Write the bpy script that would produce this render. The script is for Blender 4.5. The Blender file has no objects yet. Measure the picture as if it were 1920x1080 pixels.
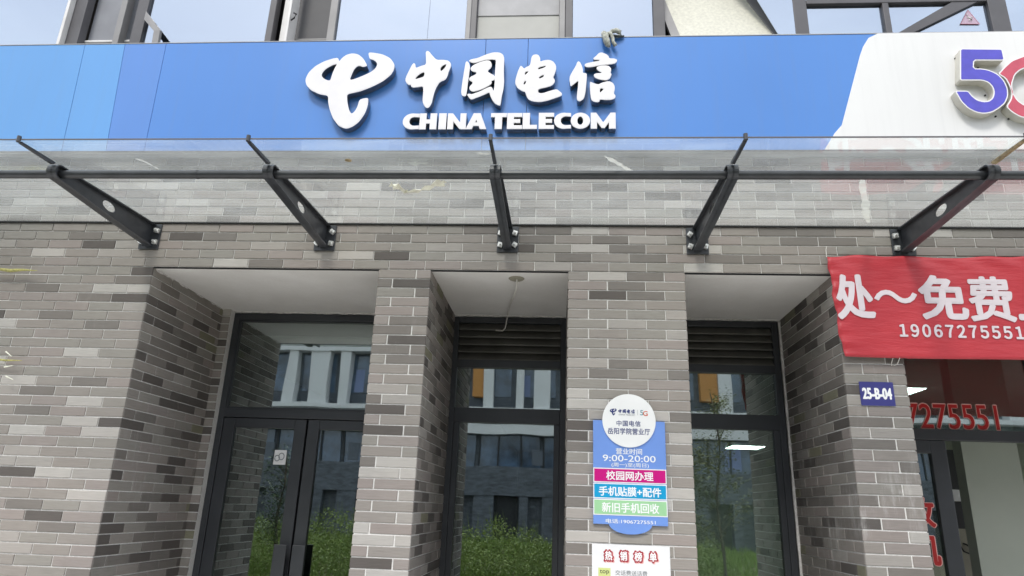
import bpy, bmesh, math, random
from mathutils import Vector, Matrix
random.seed(7)
scn = bpy.context.scene
COL = scn.collection
# ---------------------------------------------------------------- camera, world, sun, exposure
PI = math.pi
CAM = Vector((0.0, -4.371, 1.6))
FPX = 1282.6
yaw, pitch, roll = -0.0761, 0.3120, 0.0364
cy, sy, cp, sp, cr, sr = (math.cos(yaw), math.sin(yaw), math.cos(pitch), math.sin(pitch), math.cos(roll), math.sin(roll))
FW = Vector((sy*cp, cy*cp, sp)); R0 = Vector((cy, -sy, 0)); U0 = R0.cross(FW)
RT = R0*cr + U0*sr; UP = U0*cr - R0*sr
cam_data = bpy.data.cameras.new('camera'); cam = bpy.data.objects.new('camera', cam_data); COL.objects.link(cam)
m3 = Matrix((RT, UP, -FW)).transposed()
cam.matrix_world = Matrix.Translation(CAM) @ m3.to_4x4()
cam_data.sensor_width = 36.0; cam_data.lens = FPX/1920*36.0
cam_data.clip_start = 0.05; cam_data.clip_end = 900
scn.camera = cam

SUN_EL, SUN_AZ = math.radians(54), math.radians(-14)     # azimuth measured from -Y (in front of the facade) towards +X
world = bpy.data.worlds.new('World'); scn.world = world; world.use_nodes = True
nt = world.node_tree; nt.nodes.clear()
wo = nt.nodes.new('ShaderNodeOutputWorld'); bg = nt.nodes.new('ShaderNodeBackground')
sky = nt.nodes.new('ShaderNodeTexSky'); sky.sky_type = 'NISHITA'; sky.sun_disc = False
sky.sun_elevation = SUN_EL; sky.sun_rotation = PI - SUN_AZ
sky.air_density = 1.0; sky.dust_density = 2.5; sky.ozone_density = 1.0
tc = nt.nodes.new('ShaderNodeTexCoord'); mp = nt.nodes.new('ShaderNodeMapping'); mp.inputs['Scale'].default_value = (1.6, 1.6, 4.5)
nz = nt.nodes.new('ShaderNodeTexNoise'); nz.inputs['Scale'].default_value = 1.7; nz.inputs['Detail'].default_value = 7; nz.inputs['Roughness'].default_value = .55
rp = nt.nodes.new('ShaderNodeMapRange'); rp.inputs['From Min'].default_value = .28; rp.inputs['From Max'].default_value = .62
rp.inputs['To Min'].default_value = .55; rp.inputs['To Max'].default_value = .92
mx = nt.nodes.new('ShaderNodeMix'); mx.data_type = 'RGBA'; mx.inputs[7].default_value = (9.3, 9.7, 10.4, 1)
nt.links.new(tc.outputs['Generated'], mp.inputs['Vector']); nt.links.new(mp.outputs['Vector'], nz.inputs['Vector'])
nt.links.new(nz.outputs['Fac'], rp.inputs['Value']); nt.links.new(rp.outputs['Result'], mx.inputs['Factor'])
nt.links.new(sky.outputs['Color'], mx.inputs[6]); nt.links.new(mx.outputs[2], bg.inputs['Color'])
bg.inputs['Strength'].default_value = 0.12
nt.links.new(bg.outputs['Background'], wo.inputs['Surface'])

sd = bpy.data.lights.new('sun', 'SUN'); sd.energy = 1.5; sd.angle = math.radians(12); sd.color = (1, .965, .91)
sun = bpy.data.objects.new('sun', sd); COL.objects.link(sun)
to_sun = Vector((math.sin(SUN_AZ)*math.cos(SUN_EL), -math.cos(SUN_AZ)*math.cos(SUN_EL), math.sin(SUN_EL)))
sun.rotation_euler = to_sun.to_track_quat('Z', 'Y').to_euler(); sun.location = (0, -20, 30)
vs = scn.view_settings
scn.display_settings.display_device = 'sRGB'
vs.view_transform = 'Standard'; vs.look = 'None'; vs.gamma = 1; vs.use_curve_mapping = False
vs.exposure = 0.60
cyc = scn.cycles
cyc.max_bounces = 10; cyc.transparent_max_bounces = 24; cyc.glossy_bounces = 5; cyc.diffuse_bounces = 4
cyc.caustics_reflective = False; cyc.caustics_refractive = False; cyc.use_denoising = True

# ---------------------------------------------------------------- materials
MATS = {}
def new_mat(name):
    m = bpy.data.materials.new(name); m.use_nodes = True
    return m, m.node_tree, m.node_tree.nodes['Principled BSDF']
def N(t, typ, **kw):
    n = t.nodes.new(typ)
    for k, v in kw.items(): setattr(n, k, v)
    return n
def noise_fac(t, scale, loc=(1, 1, 1), detail=4, rough=.55, coord='pos'):
    if coord == 'pos':
        g = N(t, 'ShaderNodeNewGeometry'); src = g.outputs['Position']
    else:
        g = N(t, 'ShaderNodeTexCoord'); src = g.outputs['Object']
    mpn = N(t, 'ShaderNodeMapping'); mpn.inputs['Scale'].default_value = loc
    n = N(t, 'ShaderNodeTexNoise'); n.inputs['Scale'].default_value = scale
    n.inputs['Detail'].default_value = detail; n.inputs['Roughness'].default_value = rough
    t.links.new(src, mpn.inputs['Vector']); t.links.new(mpn.outputs['Vector'], n.inputs['Vector'])
    return n.outputs['Fac']
def ramp(t, fac, a, b, lo, hi):
    r = N(t, 'ShaderNodeMapRange'); r.inputs['From Min'].default_value = a; r.inputs['From Max'].default_value = b
    r.inputs['To Min'].default_value = lo; r.inputs['To Max'].default_value = hi
    t.links.new(fac, r.inputs['Value']); return r.outputs['Result']
def mixc(t, fac, A, B, blend='MIX'):
    n = N(t, 'ShaderNodeMix', data_type='RGBA', blend_type=blend)
    for sock, v in ((0, fac), (6, A), (7, B)):
        if hasattr(v, 'is_output'): t.links.new(v, n.inputs[sock])
        elif sock == 0: n.inputs[0].default_value = v
        else: n.inputs[sock].default_value = (*v, 1) if len(v) == 3 else v
    return n.outputs[2]
def bump(t, b, fac, strength=.2, dist=.002):
    n = N(t, 'ShaderNodeBump'); n.inputs['Strength'].default_value = strength; n.inputs['Distance'].default_value = dist
    t.links.new(fac, n.inputs['Height']); t.links.new(n.outputs['Normal'], b.inputs['Normal'])
def simple(name, col, rough=.6, metal=0, var=.08, vscale=6, vloc=(1, 1, 1), bumps=0, bscale=200, spec=.5, emit=0):
    m, t, b = new_mat(name)
    b.inputs['Roughness'].default_value = rough; b.inputs['Metallic'].default_value = metal
    b.inputs['Specular IOR Level'].default_value = spec
    f = noise_fac(t, vscale, vloc)
    c = mixc(t, ramp(t, f, .3, .7, 0, 1), tuple(x*(1-var) for x in col), tuple(min(1, x*(1+var)) for x in col))
    t.links.new(c, b.inputs['Base Color'])
    if bumps: bump(t, b, noise_fac(t, bscale), bumps)
    if emit:
        b.inputs['Emission Color'].default_value = (*col, 1); b.inputs['Emission Strength'].default_value = emit
    MATS[name] = m
    return m
def brick_mat(name, col, stain):
    m, t, b = new_mat(name)
    b.inputs['Roughness'].default_value = .72; b.inputs['Specular IOR Level'].default_value = .35
    oi = N(t, 'ShaderNodeObjectInfo')
    grain = noise_fac(t, 1, (9, 9, 170), 5, .65)
    cloud = noise_fac(t, 1, (7, 7, 11), 4, .6)
    big = noise_fac(t, 1, (.55, .55, .4), 2, .5)
    c = mixc(t, ramp(t, grain, .3, .72, 0, 1), tuple(x*.80 for x in col), tuple(x*1.14 for x in col))
    c = mixc(t, ramp(t, cloud, .3, .7, 0, .5), c, tuple(x*1.08+.01 for x in col))
    c = mixc(t, ramp(t, oi.outputs['Random'], 0, 1, 0, .35), c, tuple(x*k for x, k in zip(col, (1.06, 1.0, .98))))
    c = mixc(t, 1.0, c, mixc(t, ramp(t, big, .3, .7, 0, 1), (.84, .84, .85), (1.10, 1.08, 1.05)), 'MULTIPLY')
    # lime streaks washed out of the joints
    st = noise_fac(t, 1, (19, 19, 3.5), 6, .75); msk = noise_fac(t, 1, (1.3, 1.3, 1.6), 3, .6)
    mul = N(t, 'ShaderNodeMath', operation='MULTIPLY')
    t.links.new(ramp(t, st, .5, .68, 0, 1), mul.inputs[0]); t.links.new(ramp(t, msk, .62-stain*.2, .74-stain*.2, 0, .25+.55*stain), mul.inputs[1])
    c = mixc(t, mul.outputs[0], c, (.62, .60, .58))
    t.links.new(c, b.inputs['Base Color'])
    bump(t, b, grain, .6, .002)
    MATS[name] = m
    return m
SH = {'mid': (.290, .267, .245), 'pink': (.300, .268, .250), 'green': (.285, .270, .246), 'dim': (.195, .180, .165),
      'dark': (.112, .101, .093), 'light': (.450, .432, .405), 'pale': (.355, .335, .312), 'olive': (.225, .218, .155)}
for k, v in SH.items():
    brick_mat('brick_'+k, v, 0); brick_mat('brick_washed_'+k, tuple(x*.84+.004 for x in v), .45)
SHADES = ['mid', 'pink', 'green', 'dim', 'dark', 'light', 'pale', 'olive']
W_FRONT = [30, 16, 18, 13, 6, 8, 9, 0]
W_SIDE = [24, 12, 9, 24, 22, 1, 5, 3]  # more dark bricks on side faces: reveal shade put into the mix
mm, t, b = new_mat('mortar')
f1 = noise_fac(t, 60, (1, 1, 1), 4); f2 = noise_fac(t, 1, (.7, .7, .9), 3)
c = mixc(t, ramp(t, f1, .3, .7, 0, 1), (.66, .645, .62), (.82, .805, .78))
t.links.new(c, b.inputs['Base Color']); b.inputs['Roughness'].default_value = .9; bump(t, b, f1, .4); MATS['mortar'] = mm
# soffit plaster with faint stains
mm, t, b = new_mat('plaster')
f1 = noise_fac(t, 1.6, (1, 1, 1), 4, .6); f2 = noise_fac(t, 45, (1, 1, 1), 3)
c = mixc(t, ramp(t, f1, .35, .7, 0, 1), (.78, .755, .72), (.90, .88, .85)); c = mixc(t, ramp(t, f2, .4, .7, 0, .2), c, (.74, .71, .67))
t.links.new(c, b.inputs['Base Color']); b.inputs['Roughness'].default_value = .85; bump(t, b, f2, .15); MATS['plaster'] = mm
simple('caulk', (.62, .60, .58), .8, var=.2, vscale=40, bumps=.5, bscale=90)
simple('charcoal', (.040, .043, .049), .38, var=.18, vscale=3, bumps=.03, bscale=400)
simple('bracket_paint', (.048, .051, .058), .36, var=.25, vscale=14, bumps=.06, bscale=300)
simple('tube_paint', (.045, .047, .052), .3, var=.25, vscale=9)
simple('black_gap', (.010, .010, .011), .8)
simple('louvre_paint', (.13, .125, .115), .45, var=.25, vscale=5)
simple('zinc', (.80, .80, .78), .35, .55, var=.15, vscale=60, bumps=.2, bscale=120)
simple('rust_tape', (.30, .23, .13), .7, var=.5, vscale=40, bumps=.4)
def panel_mat(name, c0, rough=.28):
    m, t, b = new_mat(name)
    f1 = noise_fac(t, 1, (1.1, 1.1, .5), 3); f2 = noise_fac(t, 1, (22, 22, 1.2), 4, .6)
    c = mixc(t, ramp(t, f1, .3, .7, 0, 1), tuple(x*.95 for x in c0), tuple(min(.95, x*1.05) for x in c0))
    c = mixc(t, ramp(t, f2, .5, .75, 0, .20), c, tuple(x*.72+.06 for x in c0))
    t.links.new(c, b.inputs['Base Color']); b.inputs['Roughness'].default_value = rough
    wv = noise_fac(t, 1, (1.4, 1.4, 1.4), 2); bump(t, b, wv, .06, .02); MATS[name] = m
panel_mat('sign_light_blue', (.115, .325, .68)); panel_mat('sign_blue', (.077, .235, .62)); panel_mat('sign_blue_b', (.094, .243, .62)); panel_mat('sign_white', (.765, .765, .755), .35)
simple('sign_underside', (.40, .40, .41), .6, var=.1)
simple('acrylic_white', (.86, .85, .86), .25, var=.02, vscale=12)
simple('acrylic_face', (.80, .785, .80), .22, var=.035, vscale=9)
simple('letter_return', (.24, .25, .28), .28, .75, var=.2, vscale=25)
simple('letter_return_cream', (.60, .58, .52), .42, .15, var=.12, vscale=8)
simple('face_violet', (.085, .075, .52), .3, var=.12, vscale=10); simple('face_red', (.56, .075, .12), .3, var=.12, vscale=10)
m, t, b = new_mat('banner_red')
f1 = noise_fac(t, 1, (2, 2, 5), 4); c = mixc(t, ramp(t, f1, .3, .7, 0, 1), (.44, .028, .042), (.56, .048, .062))
t.links.new(c, b.inputs['Base Color']); b.inputs['Roughness'].default_value = .42; bump(t, b, noise_fac(t, 1, (5, 5, 24), 5, .6), .5, .014); MATS['banner_red'] = m
simple('banner_white', (.74, .66, .70), .6, var=.05)
simple('board_blue', (.165, .30, .70), .35, var=.05, vscale=5); simple('board_white', (.84, .84, .83), .35, var=.03)
simple('band_magenta', (.56, .004, .20), .35, var=.04); simple('band_cyan', (.006, .32, .60), .35, var=.04); simple('band_green', (.33, .60, .33), .35, var=.04)
simple('ink_navy', (.030, .045, .18), .4); simple('ink_white', (.85, .85, .85), .4, var=.02); simple('ink_red', (.52, .03, .03), .4); simple('ink_grey', (.22, .24, .25), .5)
simple('ink_teal', (.10, .28, .34), .5); simple('ink_orange', (.62, .12, .05), .5); simple('poster_paper', (.78, .775, .78), .4, var=.03, vscale=9)
simple('poster_crimson', (.36, .018, .035), .45); simple('label_yellow', (.60, .66, .25), .5); simple('dry_straw', (.42, .39, .14), .8, var=.4, vscale=60); simple('vinyl_red', (.42, .012, .012), .4); simple('vinyl_edge', (.80, .45, .42), .4)
simple('plate_navy', (.045, .045, .20), .3, var=.06)
simple('rag_cloth', (.42, .43, .38), .9, var=.5, vscale=55, bumps=.5, bscale=150); simple('rag_dark', (.05, .055, .05), .9, var=.4, vscale=50)
simple('wire_white', (.66, .63, .58), .5); simple('tape_yellowed', (.86, .83, .70), .3, var=.2, vscale=30)
simple('paving', (.62, .61, .585), .85, var=.12, vscale=2.2, bumps=.3, bscale=60); simple('kerb_stone', (.38, .37, .35), .85, var=.1)
simple('asphalt', (.055, .055, .057), .9, var=.2, vscale=3); simple('soil', (.10, .085, .05), .95, var=.3)
simple('far_curtain_a', (.22, .28, .48), .4); simple('far_curtain_b', (.13, .15, .18), .5); simple('dim_sheet_grey', (.26, .27, .30), .6, var=.15, vscale=3); simple('dim_sheet_dark', (.10, .10, .105), .6); simple('frosted_film', (.62, .61, .52), .5, var=.12, vscale=45, bumps=.3); simple('cream_wall', (.72, .73, .70), .8, var=.05, vscale=1.5); simple('white_facade', (.84, .85, .85), .75, var=.05, vscale=.4); simple('orange_panel', (.62, .29, .08), .7, var=.06)
simple('slate_panel', (.115, .13, .15), .6, var=.45, vscale=1, vloc=(2.2, 2.2, 9)); simple('dark_opening', (.018, .02, .024), .5)
simple('far_glass', (.06, .10, .16), .12, var=.75, vscale=1.3, spec=1)
simple('bark', (.11, .09, .065), .9, var=.3, vscale=12, bumps=.5, bscale=40)
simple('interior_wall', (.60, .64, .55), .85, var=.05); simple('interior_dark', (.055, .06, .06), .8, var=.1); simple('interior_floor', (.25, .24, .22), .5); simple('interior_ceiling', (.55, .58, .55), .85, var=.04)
simple('partition_green', (.40, .43, .37), .75, var=.05, vscale=2); simple('appliance_black', (.02, .02, .022), .35); simple('appliance_tan', (.34, .32, .25), .6); simple('blind_grey', (.50, .50, .47), .8, var=.05)
simple('upper_frame', (.095, .093, .10), .45, var=.12, vscale=6); simple('upper_frame_pale', (.27, .265, .265), .45, var=.1); simple('edge_white', (.74, .73, .72), .5)
simple('sky_dark_room', (.045, .045, .05), .8); simple('concrete_band', (.55, .54, .53), .85, var=.08, vscale=2)
def leaf_mat(name, a, bcol):
    m, t, b = new_mat(name)
    oi = noise_fac(t, 1, (2.2, 2.2, 2.2), 5, .75)
    t.links.new(mixc(t, ramp(t, oi, .3, .7, 0, 1), a, bcol), b.inputs['Base Color']); b.inputs['Roughness'].default_value = .6; MATS[name] = m
leaf_mat('leaf_bright', (.09, .15, .03), (.34, .42, .10)); leaf_mat('leaf_dark', (.035, .075, .02), (.08, .14, .035)); leaf_mat('leaf_yellow', (.17, .20, .05), (.28, .29, .10)); leaf_mat('grass_blade', (.13, .22, .03), (.26, .38, .07))
m, t, b = new_mat('lamp_panel'); b.inputs['Base Color'].default_value = (.9, .9, .9, 1); b.inputs['Emission Color'].default_value = (.93, 1, .93, 1); b.inputs['Emission Strength'].default_value = 22.0; MATS['lamp_panel'] = m
def glass_mat(name, base, tint, wave=.3, gcol=(.9, .97, .97), dirt=0, wscale=1.2, dirtcol=(.75, .75, .74), rough=.012):
    m = bpy.data.materials.new(name); m.use_nodes = True; t = m.node_tree; t.nodes.clear()
    out = N(t, 'ShaderNodeOutputMaterial'); tr = N(t, 'ShaderNodeBsdfTransparent'); gl = N(t, 'ShaderNodeBsdfGlossy')
    tr.inputs['Color'].default_value = (*tint, 1); gl.inputs['Color'].default_value = (*gcol, 1); gl.inputs['Roughness'].default_value = rough
    lw = N(t, 'ShaderNodeLayerWeight'); lw.inputs['Blend'].default_value = .5
    pw = N(t, 'ShaderNodeMath', operation='POWER'); pw.inputs[1].default_value = 5.0; t.links.new(lw.outputs['Facing'], pw.inputs[0])
    ad = N(t, 'ShaderNodeMath', operation='MULTIPLY_ADD'); ad.inputs[1].default_value = .96-base; ad.inputs[2].default_value = base+.035
    t.links.new(pw.outputs[0], ad.inputs[0])
    mxs = N(t, 'ShaderNodeMixShader'); t.links.new(ad.outputs[0], mxs.inputs['Fac']); t.links.new(tr.outputs[0], mxs.inputs[1]); t.links.new(gl.outputs[0], mxs.inputs[2])
    if wave:
        n = N(t, 'ShaderNodeBump'); n.inputs['Strength'].default_value = wave; n.inputs['Distance'].default_value = .004
        t.links.new(noise_fac(t, wscale, (1.6, 1, .7), 1), n.inputs['Height']); t.links.new(n.outputs['Normal'], gl.inputs['Normal'])
    last = mxs.outputs[0]
    if dirt:
        df = N(t, 'ShaderNodeBsdfDiffuse'); df.inputs['Color'].default_value = (*dirtcol, 1); tl = N(t, 'ShaderNodeBsdfTranslucent'); tl.inputs['Color'].default_value = (*dirtcol, 1)
        h = N(t, 'ShaderNodeMixShader'); h.inputs[0].default_value = .93; t.links.new(df.outputs[0], h.inputs[1]); t.links.new(tl.outputs[0], h.inputs[2])
        m2 = N(t, 'ShaderNodeMixShader'); t.links.new(ramp(t, noise_fac(t, 1, (2.2, 9, 3), 5, .65), .3, .75, dirt*.6, dirt*1.5), m2.inputs['Fac'])
        t.links.new(last, m2.inputs[1]); t.links.new(h.outputs[0], m2.inputs[2]); last = m2.outputs[0]
    t.links.new(last, out.inputs['Surface']); MATS[name] = m
glass_mat('shop_glass', .30, (.58, .66, .64), .35, dirt=.022, dirtcol=(.6, .66, .6))
glass_mat('canopy_glass', .01, (.97, .985, .975), .15, dirt=.095, dirtcol=(.92, .93, .91))
glass_mat('upper_glass', .44, (.34, .38, .42), .2, gcol=(.76, .86, 1.0), dirt=.02)
glass_mat('frosted_glass', .06, (.5, .5, .45), 0, dirt=.62, dirtcol=(.70, .69, .60))
glass_mat('tape_film', .04, (.9, .9, .88), 0, dirt=.38, dirtcol=(.85, .84, .80))

# ---------------------------------------------------------------- geometry helpers
class Geo:
    def __init__(s): s.v = []; s.f = []; s.m = []; s.smooth = []
    def add(s, vs, fs, mi=0, smooth=False):
        o = len(s.v); s.v += [tuple(v) for v in vs]; s.f += [tuple(i+o for i in f) for f in fs]; s.m += [mi]*len(fs); s.smooth += [smooth]*len(fs)
        return s
    def box(s, x0, x1, y0, y1, z0, z1, mi=0):
        v = [(x, y, z) for x in (x0, x1) for y in (y0, y1) for z in (z0, z1)]
        return s.add(v, [(0, 1, 3, 2), (4, 6, 7, 5), (0, 4, 5, 1), (2, 3, 7, 6), (0, 2, 6, 4), (1, 5, 7, 3)], mi)
    def quad_prism(s, p, d, mi=0):      # polygon p (3d points) pushed along d
        n = len(p); q = [tuple(a+b for a, b in zip(v, d)) for v in p]
        return s.add(list(p)+q, [tuple(range(n))[::-1], tuple(range(n, 2*n))]+[(i, (i+1) % n, n+(i+1) % n, n+i) for i in range(n)], mi)
    def tube(s, pts, r, n=12, mi=0, cap=True):
        pts = [Vector(p) for p in pts]; rings = []; up = Vector((0, 0, 1))
        rr = r if isinstance(r, (list, tuple)) else [r]*len(pts)
        for i, p in enumerate(pts):
            d = (pts[min(i+1, len(pts)-1)]-pts[max(i-1, 0)]).normalized()
            a = d.cross(up)
            if a.length < .05: a = d.cross(Vector((1, 0, 0)))
            a.normalize(); b_ = a.cross(d)
            rings.append([p+(a*math.cos(2*PI*k/n)+b_*math.sin(2*PI*k/n))*rr[i] for k in range(n)])
        v = [q for g in rings for q in g]; f = []
        for i in range(len(pts)-1):
            for k in range(n): f.append((i*n+k, i*n+(k+1) % n, (i+1)*n+(k+1) % n, (i+1)*n+k))
        s.add(v, f, mi, True)
        if cap:
            s.add(rings[0], [tuple(range(n))], mi); s.add(rings[-1], [tuple(range(n))[::-1]], mi)
        return s
WORLD = {}          # world position of every object built here
def wloc(o): return WORLD.get(o.name, Vector((0, 0, 0)))
def mk(name, geo, mats, parent=None, bevel=0, origin=None, fix=True):
    if isinstance(mats, str): mats = [mats]
    me = bpy.data.meshes.new(name)
    vs = [Vector(v) for v in geo.v]
    lo = Vector([min(v[i] for v in vs) for i in range(3)]); hi = Vector([max(v[i] for v in vs) for i in range(3)])
    c = Vector(origin) if origin else Vector(((lo.x+hi.x)/2, (lo.y+hi.y)/2, lo.z))
    me.from_pydata([tuple(v-c) for v in vs], [], geo.f)
    for m_ in mats: me.materials.append(MATS[m_])
    me.polygons.foreach_set('material_index', geo.m); me.polygons.foreach_set('use_smooth', geo.smooth)
    me.update()
    if fix:
        bm = bmesh.new(); bm.from_mesh(me); bmesh.ops.recalc_face_normals(bm, faces=bm.faces); bm.to_mesh(me); bm.free()
    o = bpy.data.objects.new(name, me); COL.objects.link(o)
    WORLD[o.name] = c
    if parent: o.parent = parent; o.location = c-wloc(parent)
    else: o.location = c
    if bevel:
        bv = o.modifiers.new('bevel', 'BEVEL'); bv.width = bevel; bv.segments = 2; bv.limit_method = 'ANGLE'
    return o
def thing(name, label, cat, loc, group=None):
    o = bpy.data.objects.new(name, None); COL.objects.link(o); o.location = loc; WORLD[o.name] = Vector(loc); o.empty_display_size = .1
    return tag(o, label, cat, group)
def tag(o, label=None, cat=None, group=None, kind=None):
    if label: o['label'] = label
    if cat: o['category'] = cat
    if group: o['group'] = group
    if kind: o['kind'] = kind
    return o
def flat_curve(polys, thick, offset=0, rounds=0):
    """polys: [outer, hole, ...] in 2-D -> (verts, faces) of a plate lying in XY, thickness along Z"""
    cu = bpy.data.curves.new('tmp', 'CURVE'); cu.dimensions = '2D'; cu.fill_mode = 'BOTH'; cu.extrude = thick/2; cu.offset = offset
    for p in polys:
        p = list(p)
        for _ in range(rounds):
            q = []
            for i in range(len(p)):
                a, b_ = p[i], p[(i+1) % len(p)]
                k = min(.22, .011/max(1e-6, math.hypot(a[0]-b_[0], a[1]-b_[1])))
                q += [(a[0]*(1-k)+b_[0]*k, a[1]*(1-k)+b_[1]*k), (a[0]*k+b_[0]*(1-k), a[1]*k+b_[1]*(1-k))]
            p = q
        s = cu.splines.new('POLY'); s.points.add(len(p)-1); s.use_cyclic_u = True
        for i, (x, y) in enumerate(p): s.points[i].co = (x, y, 0, 1)
    o = bpy.data.objects.new('tmp', cu); me = o.to_mesh()
    v = [tuple(q.co) for q in me.vertices]; f = [tuple(q.vertices) for q in me.polygons]
    o.to_mesh_clear(); bpy.data.objects.remove(o); bpy.data.curves.remove(cu)
    return v, f
def plate(geo, polys, y0, y1, mi_face=0, mi_side=None, offset=0, rounds=0):
    """polys in (x, z); plate from y0 (front, smaller y) to y1"""
    v, f = flat_curve(polys, y1-y0, offset, rounds)
    v3 = [(a, (y0+y1)/2 - c, b_) for a, b_, c in v]
    for face in f:
        pass
    fr = []; sd_ = []
    for face in f:
        ys = [v3[i][1] for i in face]
        (fr if max(ys)-min(ys) < 1e-5 else sd_).append(face)
    o = len(geo.v); geo.v += v3
    for L_, mi in ((fr, mi_face), (sd_, mi_side if mi_side is not None else mi_face)):
        for face in L_:
            geo.f.append(tuple(i+o for i in face)); geo.m.append(mi); geo.smooth.append(False)
    return geo
FC = {}
def glyphs(body, offset=0.0, shear=0.0, space=1.0):
    key = (body, offset, shear, space)
    if key not in FC:
        cu = bpy.data.curves.new('tmp', 'FONT'); cu.body = body; cu.offset = offset; cu.shear = shear; cu.space_character = space; cu.resolution_u = 3
        o = bpy.data.objects.new('tmp', cu); me = o.to_mesh()
        FC[key] = ([tuple(q.co) for q in me.vertices], [tuple(q.vertices) for q in me.polygons])
        o.to_mesh_clear(); bpy.data.objects.remove(o); bpy.data.curves.remove(cu)
    return FC[key]
def text(name, body, box, y, mat, parent, offset=0.0, grow=0, thick=.0012, bulge=None, space=1.0):
    """box = x0, x1, z0, z1 on a plane facing -Y at depth y; extruded a little so that it is not paper-thin"""
    v, f = glyphs(body, 0.0, 0, space)
    x0, x1 = min(p[0] for p in v), max(p[0] for p in v); z0, z1 = min(p[1] for p in v), max(p[1] for p in v)
    X0, X1, Z0, Z1 = box; X0 -= grow; X1 += grow; Z0 -= grow; Z1 += grow
    pts = []
    for p in v:
        X = X0+(p[0]-x0)/(x1-x0)*(X1-X0); Z = Z0+(p[1]-z0)/(z1-z0)*(Z1-Z0)
        pts.append((X, y+(bulge(X, Z) if bulge else 0), Z))
    cnt = {}
    for face in f:
        for i in range(len(face)):
            a, b_ = face[i], face[(i+1) % len(face)]; cnt[(a, b_)] = 1
    # bold strokes: the same glyph struck several times a hair apart, as heavy cut vinyl
    d = offset*(Z1-Z0); shifts = [(0, 0)]
    if d > 0:
        for ring in ((.5, 6), (1.0, 12)) if offset > .04 else ((1.0, 8),):
            shifts += [(d*ring[0]*math.cos(2*PI*k/ring[1]), d*ring[0]*math.sin(2*PI*k/ring[1])) for k in range(ring[1])]
    cx_, cz_ = (X0+X1)/2, (Z0+Z1)/2; sx_, sz_ = 1-2*d/max(1e-6, X1-X0), 1-2*d/max(1e-6, Z1-Z0)
    g = Geo(); n = len(pts); st_ = min(.00005, thick*.6/len(shifts))
    for q, (ax, az) in enumerate(shifts):
        P2 = [(cx_+(p[0]-cx_)*sx_+ax, p[1]+q*st_, cz_+(p[2]-cz_)*sz_+az) for p in pts]
        o0 = len(g.v); g.add(P2, f); g.v += [(p[0], p[1]+thick, p[2]) for p in P2]
        for (a, b_) in cnt:
            if (b_, a) not in cnt:
                g.f.append((o0+a, o0+b_, o0+n+b_, o0+n+a)); g.m.append(0); g.smooth.append(False)
    return mk(name, g, mat, parent, fix=False)

# ---------------------------------------------------------------- ground
g = Geo(); g.box(-60, 60, -4.9, 1.0, -.3, 0); tag(mk('pavement', g, 'paving'), kind='structure')
g = Geo(); g.box(-60, 60, -5.05, -4.904, -.3, .12); tag(mk('kerb', g, 'kerb_stone', bevel=.01), kind='structure')
g = Geo(); g.add([(-400, -400, -.31), (400, -400, -.31), (400, 400, -.31), (-400, 400, -.31)], [(0, 1, 2, 3)]); tag(mk('ground', g, 'soil', fix=False), kind='structure')
g = Geo(); g.box(-60, 60, -31.5, -27.5, -.3, -.1); tag(mk('road', g, 'asphalt'), kind='structure')

# ---------------------------------------------------------------- brickwork
H = 0.0658; JT = .0076; BL = .25; SOF = 3.134
BM = {}
def brick_mesh(L_, h, key):
    k = (round(L_, 3), round(h, 3))
    if k not in BM:
        c = .0028; d = .012
        v = [(0, 0, 0), (L_, 0, 0), (L_, 0, h), (0, 0, h), (0, -d+c, 0), (L_, -d+c, 0), (L_, -d+c, h), (0, -d+c, h),
             (c, -d, c), (L_-c, -d, c), (L_-c, -d, h-c), (c, -d, h-c)]
        f = [(8, 9, 10, 11), (4, 5, 9, 8), (5, 6, 10, 9), (6, 7, 11, 10), (7, 4, 8, 11), (0, 1, 5, 4), (1, 2, 6, 5), (2, 3, 7, 6), (3, 0, 4, 7)]
        me = bpy.data.meshes.new('brick'); me.from_pydata(v, [], f); me.materials.append(MATS['brick_mid']); me.update()
        BM[k] = (me, v, f)
    return BM[k]
def project(p):
    q = Vector(p)-CAM; w = q.dot(FW)
    if w < .1: return None
    return 960+FPX*q.dot(RT)/w, 540-FPX*q.dot(UP)/w
def face_bricks(out, origin, ang, length, n0, n1, start_of_row, weights, washed=False, ext=(0, 0)):
    """rows n0..n1-1 counted downward from the soffit line; origin = (x, y) of the face's left end seen from outside; ang = rotation about z"""
    ux, uy = math.cos(ang), math.sin(ang)
    for n in range(n0, n1):
        zt = SOF-n*H; x = start_of_row(n)
        while x < length-1e-4:
            a, b_ = max(0, x), min(length, x+BL)
            x += BL
            s0 = -ext[0] if a <= 1e-6 else JT/2; s1 = ext[1] if b_ >= length-1e-6 else -JT/2
            L_ = b_+s1-a-s0
            if L_ < .018: continue
            zb = zt-H+JT/2
            P = (origin[0]+ux*(a+s0), origin[1]+uy*(a+s0), zb)
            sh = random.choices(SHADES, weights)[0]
            out.append((P, ang, round(L_*250)/250, H-JT, ('brick_washed_' if washed else 'brick_')+sh))
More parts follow.
